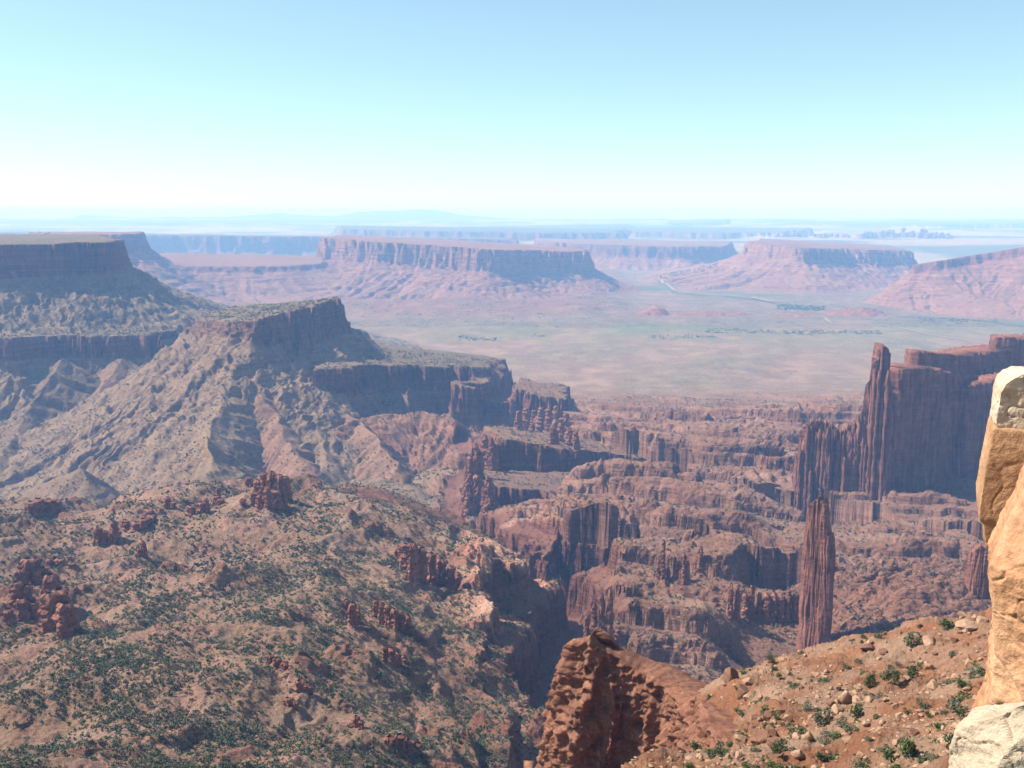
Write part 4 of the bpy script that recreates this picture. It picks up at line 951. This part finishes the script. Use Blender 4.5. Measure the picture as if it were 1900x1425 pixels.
# ---- boulders and rubble of the near slope
import bmesh
_bm = bmesh.new(); bmesh.ops.create_icosphere(_bm, subdivisions=4, radius=1); _bm.verts.ensure_lookup_table()
ICO = np.array([v.co[:] for v in _bm.verts]); ICOF = np.array([[v.index for v in f.verts] for f in _bm.faces]); _bm.free()
_bm = bmesh.new(); bmesh.ops.create_icosphere(_bm, subdivisions=1, radius=1); _bm.verts.ensure_lookup_table()
ICO1 = np.array([v.co[:] for v in _bm.verts]); ICO1F = np.array([[v.index for v in f.verts] for f in _bm.faces]); _bm.free()
def boulder_verts(seed, base=ICO, npl=13):
    r = np.random.default_rng(seed)
    n = r.normal(size=(npl, 3)); n /= np.linalg.norm(n, axis=1, keepdims=True); d = r.uniform(.55, .95, npl)
    q = base @ n.T; rad = np.where(q > .05, d/np.maximum(q, .05), 9).min(1); rad = np.minimum(rad, 1.15)
    V = base*rad[:, None]
    if len(base) > 100: V = V*(1 + .05*noise3(V[:, 0]*3 + seed, V[:, 1]*3, V[:, 2]*3, 5) + .03*noise3(V[:, 0]*8, V[:, 1]*8 + seed, V[:, 2]*8, 6))[:, None]
    return V
BOULD = [mesh_np('boulder', boulder_verts(700 + i), ICOF, M_BOULDER, False) for i in range(7)]
M_DARKB = rock_mat('dark_red_boulder_rock', (.15, .075, .048), (.23, .12, .08), .8, .1, .4)
BOULDD = [mesh_np('boulder', boulder_verts(720 + i), ICOF, M_DARKB, False) for i in range(3)]
def boulder(u, v, wpx, hpx, lab, i, dark=False, group=None, rot=0.0):
    p = hit(u, v)
    if p is None: return
    k = p[1]/F0/.93
    o = link('boulder', (BOULDD if dark else BOULD)[i % (3 if dark else 7)])
    w = wpx*k*.5; h = hpx*k*.55
    o.scale = (w, w*.85, h); o.location = (p[0], p[1], p[2] + h*.35); o.rotation_euler = (.1*(i % 3 - 1), .12*(i % 5 - 2), rot + i*1.3)
    tag(o, lab, 'boulder', group)
def boulders():
    L = [(1566, 1306, 27, 34, 'tallest tilted boulder of the tan pile on the near slope', 0), (1584, 1296, 18, 24, 'upright narrow boulder behind the tallest of the tan pile', 0),
         (1593, 1310, 32, 24, 'broad pale boulder in front of the tan pile', 0), (1614, 1303, 28, 20, 'right hand dark sided boulder of the tan pile', 0),
         (1552, 1308, 18, 14, 'small block at the upper left foot of the tan pile', 0), (1553, 1324, 26, 22, 'lowest boulder of the tan pile', 0),
         (1722, 1192, 34, 22, 'large pale boulder split in two high on the near slope', 0), (1800, 1166, 44, 17, 'long flat slab close to the orange rock face', 0), (1822, 1154, 26, 12, 'tilted slab touching the orange rock face', 0),
         (1408, 1380, 46, 36, 'big overhanging dark boulder with a pale underside', 1), (1440, 1386, 36, 28, 'rough dark red boulder right of the overhanging one', 1), (1432, 1364, 30, 20, 'flat topped dark boulder behind the overhanging one', 1),
         (1500, 1374, 24, 26, 'solitary pale faced boulder below the tan pile', 0), (1732, 1274, 26, 16, 'pale round topped boulder between green bushes', 0), (1722, 1243, 18, 20, 'leaning brown boulder beside a bright bush', 0),
         (1663, 1384, 18, 12, 'little white boulder near the lower right', 0), (1760, 1382, 44, 18, 'long brown slab in the lower right slope', 0), (1612, 1206, 34, 12, 'overhanging dark ledge block on the upper slope', 1), (1640, 1212, 26, 12, 'second dark ledge block on the upper slope, further right', 1),
         (1082, 1178, 20, 22, 'small orange red block on the highest point of the near cliff', 1), (1355, 1262, 34, 26, 'red block on the brink of the near cliff', 1), (1378, 1290, 34, 24, 'lower red block below the brink of the near cliff', 1), (1530, 1330, 26, 12, 'flat tan slab left of the lowest pile boulder', 0)]
    for i, (u, v, w, h, lab, dk) in enumerate(L): boulder(u, v, w, h, lab, i, bool(dk))
    r = random.Random(21); n = 0
    while n < 170:
        u = r.uniform(1330, 1830); v = r.uniform(1120, 1420)
        if v < 1112 + (1830 - u)*.25 + 12: continue
        w = r.choice([5, 6, 7, 8, 9, 11, 14, 17]) * (1 + (v - 1150)/600)
        boulder(u, v, w, w*r.uniform(.45, .8), 'small tan rock scattered over the orange near slope', 30 + n, n % 6 == 0, 'small rocks on the near slope', r.uniform(0, 6)); n += 1
    # loose rubble
    g = np.random.default_rng(77); m = 10000
    y = np.exp(g.uniform(math.log(72), math.log(235), m)); t = g.uniform(.1, .56, m); x = t*y
    k = noise2(x/9, y/9, 141) + .5*noise2(x/3, y/3, 142) > g.uniform(-.6, .7, m); x, y = x[k], y[k]; z = ground(x, y)
    sz = .08 + .36*g.random(len(x))**2.6
    base = [boulder_verts(740 + i, ICO1, 8) for i in range(8)]
    V = np.concatenate([base[i % 8]*[sz[i], sz[i]*g.uniform(.6, 1.2), sz[i]*g.uniform(.4, .8)] + [x[i], y[i], z[i] + sz[i]*.15] for i in range(len(x))])
    F = (ICO1F[None] + (np.arange(len(x))*len(ICO1))[:, None, None]).reshape(-1, 3)
    tag(link('rubble', mesh_np('rubble', V, F, M_BOULDER, False)), 'loose stones littering the orange near slope', 'rubble', None, 'stuff')
boulders()

# ---- scrub
def leaf_mat():
    m, nt, b = nodes_of('scrub_leaves', .8); g = G(nt)
    col = g.n('ShaderNodeAttribute', attribute_name='Col').outputs['Color']
    rnd = g.n('ShaderNodeObjectInfo').outputs['Random']
    g.lk(g.mix(1.0, col, g.mix(rnd, (.8, .82, .8), (1.2, 1.18, 1.15)), 'MULTIPLY'), b.inputs['Base Color'])
    return m
M_LEAF = leaf_mat()
M_STEM, _nt, _b = nodes_of('scrub_stem'); _b.inputs['Base Color'].default_value = (.13, .09, .06, 1)
def shrub_leaves(seed, n, leaf, lumps=6):
    """leaf faces gathered in lumps over a bush one metre across"""
    g = np.random.default_rng(seed)
    c = np.c_[g.uniform(-.33, .33, lumps), g.uniform(-.33, .33, lumps), g.uniform(.16, .5, lumps)]; rad = g.uniform(.14, .26, lumps)
    w = g.integers(0, lumps, n); d = g.normal(size=(n, 3)); d /= np.linalg.norm(d, axis=1, keepdims=True)
    p = c[w] + d*(rad[w]*g.uniform(.55, 1.08, n))[:, None]; p[:, 2] = np.abs(p[:, 2])
    a = g.normal(size=(n, 3)) + d*.4; a /= np.linalg.norm(a, axis=1, keepdims=True); b = np.cross(a, g.normal(size=(n, 3))); b /= np.linalg.norm(b, axis=1, keepdims=True)
    l = leaf*g.uniform(.6, 1.4, n)[:, None]
    V = np.stack([p - a*l*.6, p + b*l*.45, p + a*l, p - b*l*.45], 1).reshape(-1, 3)
    F = np.arange(n*4).reshape(n, 4)
    sh = np.repeat(g.uniform(.8, 1.25, n), 4)
    return V, F, sh
GREENS = [(.085, .098, .05), (.105, .108, .066), (.07, .092, .036), (.125, .125, .085), (.095, .115, .042)]
def stems(seed):
    g = np.random.default_rng(seed); V = []; F = []
    for i in range(6):
        e = np.array([g.uniform(-.3, .3), g.uniform(-.3, .3), g.uniform(.3, .5)]); q = np.array([.016, 0, 0]); q2 = np.array([-.008, .014, 0]); q3 = np.array([-.008, -.014, 0]); o = len(V)
        V += [q, q2, q3, e*.5 + q*.7, e*.5 + q2*.7 + [0, 0, -.04], e*.5 + q3*.7, e + q*.3, e + q2*.3, e + q3*.3]
        for r_ in (0, 3):
            for k in range(3): F.append((o + r_ + k, o + r_ + (k+1) % 3, o + r_ + 3 + (k+1) % 3, o + r_ + 3 + k))
    V = np.array(V); V[:, 2] -= .06
    return V, np.array(F)
SHRUB = []
for i in range(10):
    V, F, sh = shrub_leaves(900 + i, 520, .066, 5 + i % 4)
    SHRUB.append((mesh_np('foliage', V, F, M_LEAF, False, {'Col': np.array(GREENS[i % 5])[None]*sh[:, None]}), mesh_np('stem', *stems(930 + i), M_STEM)))
def put_shrub(x, y, z, w, h, kind, lab, group, i):
    o = link('desert_shrub', None); o.location = (x, y, z - .04*w); o.scale = (w, w, h); o.rotation_euler = (0, 0, i*2.4)
    tag(o, lab, 'shrub', group)
    link('foliage', SHRUB[kind][0], o); link('stem', SHRUB[kind][1], o)
def scrub():
    g = np.random.default_rng(314); n = 0
    # near slope: the bushes that stand out, then the rest
    for i, (u, v, w, h, k, lab) in enumerate(((1692, 1258, 22, 22, 2, 'round bright green bush closest to the orange rock face'), (1816, 1258, 20, 20, 4, 'bright green bush at the foot of the orange rock face'), (1655, 1270, 26, 30, 2, 'tall twin topped green bush right of the tan boulder pile'),
            (1606, 1276, 26, 26, 4, 'green bush just behind the tan boulder pile'), (1590, 1328, 30, 22, 2, 'wide green bush in front of the tan boulder pile'), (1688, 1398, 34, 34, 4, 'large green bush near the bottom right'), (1655, 1416, 34, 26, 2, 'large green bush on the bottom border'),
            (1447, 1410, 26, 26, 4, 'bright bush right of the overhanging dark boulder'), (1695, 1198, 26, 24, 0, 'dark bush left of the large split boulder'), (1760, 1170, 34, 26, 7, 'dense dark juniper like bush on the upper slope'), (1782, 1304, 28, 22, 9, 'green bush low beside the rock face'), (1525, 1345, 30, 34, 1, 'grey green bush growing down the gully'))):
        p = hit(u, v)
        if p: kk = p[1]/F0/.93; put_shrub(*p, w*kk*1.25, h*kk*1.5, k, lab, None, i)
    m = 2600; y = np.exp(g.uniform(math.log(78), math.log(232), m)); t = g.uniform(.09, .54, m); x = t*y
    keep = noise2(x/22, y/22, 151) + .6*noise2(x/7, y/7, 152) > g.uniform(-.6, 1.1, m); x, y = x[keep][:620], y[keep][:620]; z = ground(x, y)
    seen = []
    for i in range(len(x)):                                        # is any higher ground between the bush and the rim?
        k = np.linspace(.35, .97, 40); gr = ground(x[i]*k, y[i]*k); seen.append(bool(np.all(gr < EYE + (z[i] + .6 - EYE)*k)))
    seen = np.array(seen); x, y, z = x[seen][:215], y[seen][:215], z[seen][:215]; print('near shrubs', len(x))
    for i in range(len(x)):
        w = .85 + 1.7*g.random()**1.6
        kind = int(g.integers(0, 10)); bright = kind % 5 in (2, 4)
        put_shrub(x[i], y[i], z[i], w, w*g.uniform(.7, 1.1), kind, 'small bright green bush dotted over the orange near slope' if bright else 'small grey green shrub dotted over the orange near slope', 'bright bushes on the near slope' if bright else 'grey shrubs on the near slope', i)
    # the near hill: the nearest ones singly, all others as one mass
    nz, area, grow = XM; P3 = VM.reshape(-1, 3); nz = nz.ravel(); yy = P3[:, 1]
    pr = area.ravel()*grow*(nz > .62)*(yy > 336)*(yy < 2900)*np.clip(.5 + .95*noise2(P3[:, 0]/38, yy/38, 153), 0, 1.2)/yy**1.5
    pr = np.maximum(pr, 0); cum = np.cumsum(pr); idx = np.searchsorted(cum, g.random(150000)*cum[-1])
    x, y, z = P3[idx].T.copy(); x += g.uniform(-1, 1, len(x)); own = None
    w = (1.2 + 3.4*g.random(len(x))**2.3)*np.clip(.72 + y/2600, .85, 1.5)
    order = np.argsort(-(w/y)*(np.abs(x/y) < .55)*(EYE - z < .63*y)); first = order[:70]; rest = order[70:]
    for i, j in enumerate(first):
        put_shrub(x[j], y[j], z[j], w[j], w[j]*.85, int(g.integers(0, 4)), 'dark green bush scattered over the lower near hill', 'bushes on the lower near hill', i)
    temp = [shrub_leaves(960 + i, 34, .19, 4) for i in range(12)]; tiny = [shrub_leaves(980 + i, 8, .36, 3) for i in range(12)]
    V = []; C = []; nl = 120
    base = np.array(GREENS)*.92
    for q, j in enumerate(rest):
        tv, tf, sh = (temp if y[j] < 900 else tiny)[q % 12]
        a = q*1.7; c_, s_ = math.cos(a), math.sin(a)
        R = np.array([[c_, -s_, 0], [s_, c_, 0], [0, 0, .85]])*w[j]
        V.append(tv @ R.T + [x[j], y[j], z[j] - .05*w[j]]); C.append(base[q % 4][None]*sh[:, None])
    m = 2600; yn = np.exp(g.uniform(math.log(76), math.log(238), m)); tn = g.uniform(.08, .56, m); xn = tn*yn
    kp = noise2(xn/14, yn/14, 161) + .6*noise2(xn/5, yn/5, 162) > g.uniform(-.5, .9, m); xn, yn = xn[kp], yn[kp]; zn = ground(xn, yn)
    dry = np.array([(.20, .17, .10), (.15, .14, .085), (.12, .115, .07), (.10, .105, .06)])
    for q in range(len(xn)):
        tv, tf, sh = temp[q % 12]; wq = .18 + .5*g.random()**2
        V.append(tv*[wq, wq, wq*.8] + [xn[q], yn[q], zn[q] - .03]); C.append(dry[q % 4][None]*sh[:, None])
    V = np.concatenate(V); C = np.concatenate(C); F = np.arange(len(V)).reshape(-1, 4)
    print("scrub", len(rest), len(F), np.histogram(y, [0, 600, 800, 1000, 1300, 1700, 2200, 3000])[0])
    tag(link('scrub', mesh_np('scrub', V, F, M_LEAF, False, {'Col': C})), 'countless dark bushes covering the near hill and the slopes beyond', 'scrub', None, 'stuff')
scrub()

# ---- valley road, river, cottonwoods, outlying rocks
def flat_mat(name, col, rough=.9):
    m, nt, b = nodes_of(name, rough); g = G(nt); pos = g.n('ShaderNodeNewGeometry').outputs['Position']
    f = g.noise(pos, .01, 4, .6); g.lk(g.mix(f, tuple(c*.8 for c in col), tuple(c*1.2 for c in col)), b.inputs['Base Color']); return m
def ribbon(name, pts, half, mat, lift, lab, cat, kind='structure'):
    w = np.array([(lambda D: P(u, v, D)[:2])(EYE/-slope(v)) for u, v in pts]); L = np.r_[0, np.cumsum(np.hypot(*np.diff(w, axis=0).T))]
    s_ = np.linspace(0, L[-1], max(20, int(L[-1]/25))); x = np.interp(s_, L, w[:, 0]); y = np.interp(s_, L, w[:, 1])
    for _ in range(3): x[1:-1] = (x[:-2] + 2*x[1:-1] + x[2:])/4; y[1:-1] = (y[:-2] + 2*y[1:-1] + y[2:])/4
    tx, ty = np.gradient(x), np.gradient(y); q = np.hypot(tx, ty); nx, ny = -ty/q, tx/q
    hw = half*(1 + .35*noise2(s_/160, s_*0, 211)); rows = []
    for k in (-1, -.33, .33, 1):
        X, Y = x + nx*hw*k, y + ny*hw*k
        Z = np.where(Y < 5180, height_mid(X.astype(np.float32), Y.astype(np.float32))[0], height_far(X.astype(np.float32), Y.astype(np.float32))[0])
        rows.append(np.stack([X, Y, Z + lift], -1))
    V = np.stack(rows, 0).reshape(-1, 3)
    return tag(link(name, mesh_np(name, V, grid_faces(4, len(s_)), mat)), lab, cat, None, kind)
def valley_things():
    dust = flat_mat('pale_road_dust', (.36, .28, .22)); sand = flat_mat('river_sand', (.30, .235, .18)); wat = flat_mat('river_water', (.11, .12, .085), .75)
    ribbon('road', [(1530, 591), (1545, 600), (1575, 598), (1625, 602), (1680, 611), (1730, 622), (1780, 629), (1845, 636), (1960, 648)], 4.5, dust, 3.5, 'pale dirt road crossing the valley floor toward the right', 'road')
    ribbon('road', [(1448, 607), (1480, 607.5), (1515, 607)], 4, dust, 3.5, 'short pale track beside the green valley belt', 'road')
    ribbon('path', [(770, 908), (800, 893), (822, 886), (850, 878)], 5, dust, 2.0, 'sandy track bending round the mouth of the gorge', 'path') if False else None
    ribbon('river', [(1960, 612), (1900, 606), (1860, 600), (1800, 592), (1740, 590), (1660, 588)], 26, wat, 2.5, 'blue river bend at the right end of the valley', 'river')
    ribbon('river', [(1215, 520), (1236, 533), (1250, 544), (1290, 548), (1340, 549), (1400, 556), (1450, 566), (1500, 575)], 13, wat, 4, 'narrow river winding below the reddish mesa', 'river')
    ribbon('sand_bar', [(1222, 524), (1240, 531), (1252, 541), (1300, 546.5), (1370, 551)], 9, sand, 9, 'pale sand bar beside the narrow far river', 'sand bar')
    ribbon('sand_bar', [(1395, 553), (1425, 560), (1462, 562)], 14, sand, 9, 'second pale sand bar near the cottonwood grove', 'sand bar')
    g = np.random.default_rng(55); V = []; F = []; C = []; o = 0
    temp = [shrub_leaves(1040 + i, 36, .22, 5) for i in range(6)]
    def grove(u0, u1, v0, v1, n, size):
        nonlocal o
        for i in range(n):
            u = g.uniform(u0, u1); v = v0 + (v1 - v0)*g.random() + .8*noise2(u/30, 0, 221); D = EYE/-slope(v); x, y, _ = P(u, v, D)
            xa, ya = np.array([x], np.float32), np.array([y], np.float32)
            z = (height_mid(xa, ya) if y < 5180 else height_far(xa, ya))[0][0]
            tv, tf, sh = temp[i % 6]; w = size*.62*g.uniform(.5, 1.3)
            V.append(tv*[w, w, w*.8] + [x, y, z]); C.append(np.array([(.085, .12, .05), (.10, .13, .065)][i % 2])[None]*sh[:, None])
    grove(1440, 1530, 567, 577, 150, 26); grove(1310, 1640, 612, 620, 330, 17); grove(1200, 1330, 622, 628, 110, 13); grove(850, 930, 624, 632, 80, 15); grove(980, 1015, 621, 624, 16, 15); grove(1225, 1330, 516, 524, 120, 34); grove(1700, 1860, 590, 602, 110, 18)
    V = np.concatenate(V); C = np.concatenate(C); F = np.arange(len(V)).reshape(-1, 4)
    tag(link('cottonwoods', mesh_np('cottonwoods', V, F, M_LEAF, False, {'Col': C})), 'green cottonwood groves lining the valley streams', 'trees', None, 'stuff')
    # fins of rock far out on the plateau
    r = random.Random(9)
    def far_rocks(lab, D, u0, u1, vtop, vfoot, n, seed):
        parts = []
        for i in range(n):
            u = u0 + (u1 - u0)*(i + r.random())/n; d = D + r.uniform(-250, 250); k = math.sin(math.pi*(u - u0)/(u1 - u0))
            x, y, zt = P(u, vfoot + (vtop - vfoot)*(.35 + .65*r.random())*(.45 + .55*k), d); zb = P(u, vfoot + 6, d)[2]
            parts.append(column(x, y, zb, zt, r.uniform(4, 8)*D/F0*.5, seed + i, 1.5, 0, .3, 0, .25, .6))
        root = tag(link('far_outcrop', None), lab, 'rock outcrop')
        for Vq, Fq in parts: link('column', mesh_np('column', Vq, Fq, M_FARROCK), root)
    far_rocks('cluster of red rock fins left on the far plateau', 17000, 1440, 1485, 425, 437, 14, 1101)
    far_rocks('low row of red rocks between the far rock clusters', 17000, 1485, 1580, 432, 437, 18, 1131)
    far_rocks('long red rock ridge standing right on the far plateau', 16500, 1590, 1765, 422, 439, 44, 1161)
    far_rocks('small red butte capped rocks behind the dark left mesa', 6600, 60, 95, 426, 440, 5, 1231)
M_FARROCK = rock_mat('far_red_rock', (.22, .10, .07), (.30, .16, .11), 60, .3, .3, .5)
valley_things()

# ------------------------------------------------------------------ far mountains
def mountains():
    D = 42000; U = np.linspace(150, 950, 160)
    prof = [(150, 398), (250, 404), (290, 403), (310, 401), (345, 403), (420, 402), (470, 399), (520, 395), (560, 399), (620, 401), (660, 394), (700, 391), (740, 391), (780, 388), (815, 390), (850, 398), (900, 402), (950, 405)]
    vv = np.interp(U, [p[0] for p in prof], [p[1] for p in prof]) + .7*fbm(U/25, U*0, 3, 201)
    rows = 10; V = []
    for r in range(rows):
        k = r/(rows - 1)
        for u, v in zip(U, vv):
            x, y, zt = P(u, v, D); V.append((x + 0*k, y - 9000*(1 - math.sin(k*math.pi/2)) + 900*math.sin(u*.21 + k*3)*k*(1-k), 150 + (zt - 150)*k))
    for u, v in zip(U, vv):
        x, y, zt = P(u, v, D); V.append((x, y + 9000, 150))
    V = np.array(V)
    o = link('mountains', mesh_np('mountains', V, grid_faces(rows + 1, len(U)), M_FAR, True, {'Col': np.tile(OLIVE*.7, (len(V), 1)), 'veg': np.full(len(V), .4)}))
    tag(o, 'pale mountains barely showing above the far skyline', 'mountains', None, 'structure')
mountains()

# ------------------------------------------------------------------ haze
def haze():
    x0, x1, y0, y1, z0, z1 = -60000, 60000, -400, 90000, -140, 785
    V = np.array([(x, y, z) for z in (z0, z1) for y in (y0, y1) for x in (x0, x1)])
    F = np.array([(0, 2, 3, 1), (4, 5, 7, 6), (0, 1, 5, 4), (1, 3, 7, 5), (3, 2, 6, 7), (2, 0, 4, 6)])
    m = bpy.data.materials.new('haze_air'); m.use_nodes = True; nt = m.node_tree; nt.nodes.clear()
    out = nt.nodes.new('ShaderNodeOutputMaterial'); pv = nt.nodes.new('ShaderNodeVolumePrincipled')
    pv.inputs['Color'].default_value = (0.26, 0.49, 0.97, 1); pv.inputs['Absorption Color'].default_value = (.76, .88, .94, 1)
    pv.inputs['Density'].default_value = 0.92e-4; pv.inputs['Anisotropy'].default_value = 0.0
    pv.inputs['Density Attribute'].default_value = ''
    nt.links.new(pv.outputs[0], out.inputs['Volume'])
    o = link('haze', mesh_np('haze', V, F, m, False)); tag(o, 'blue haze filling the air over the valley', 'haze', None, 'stuff')
haze()
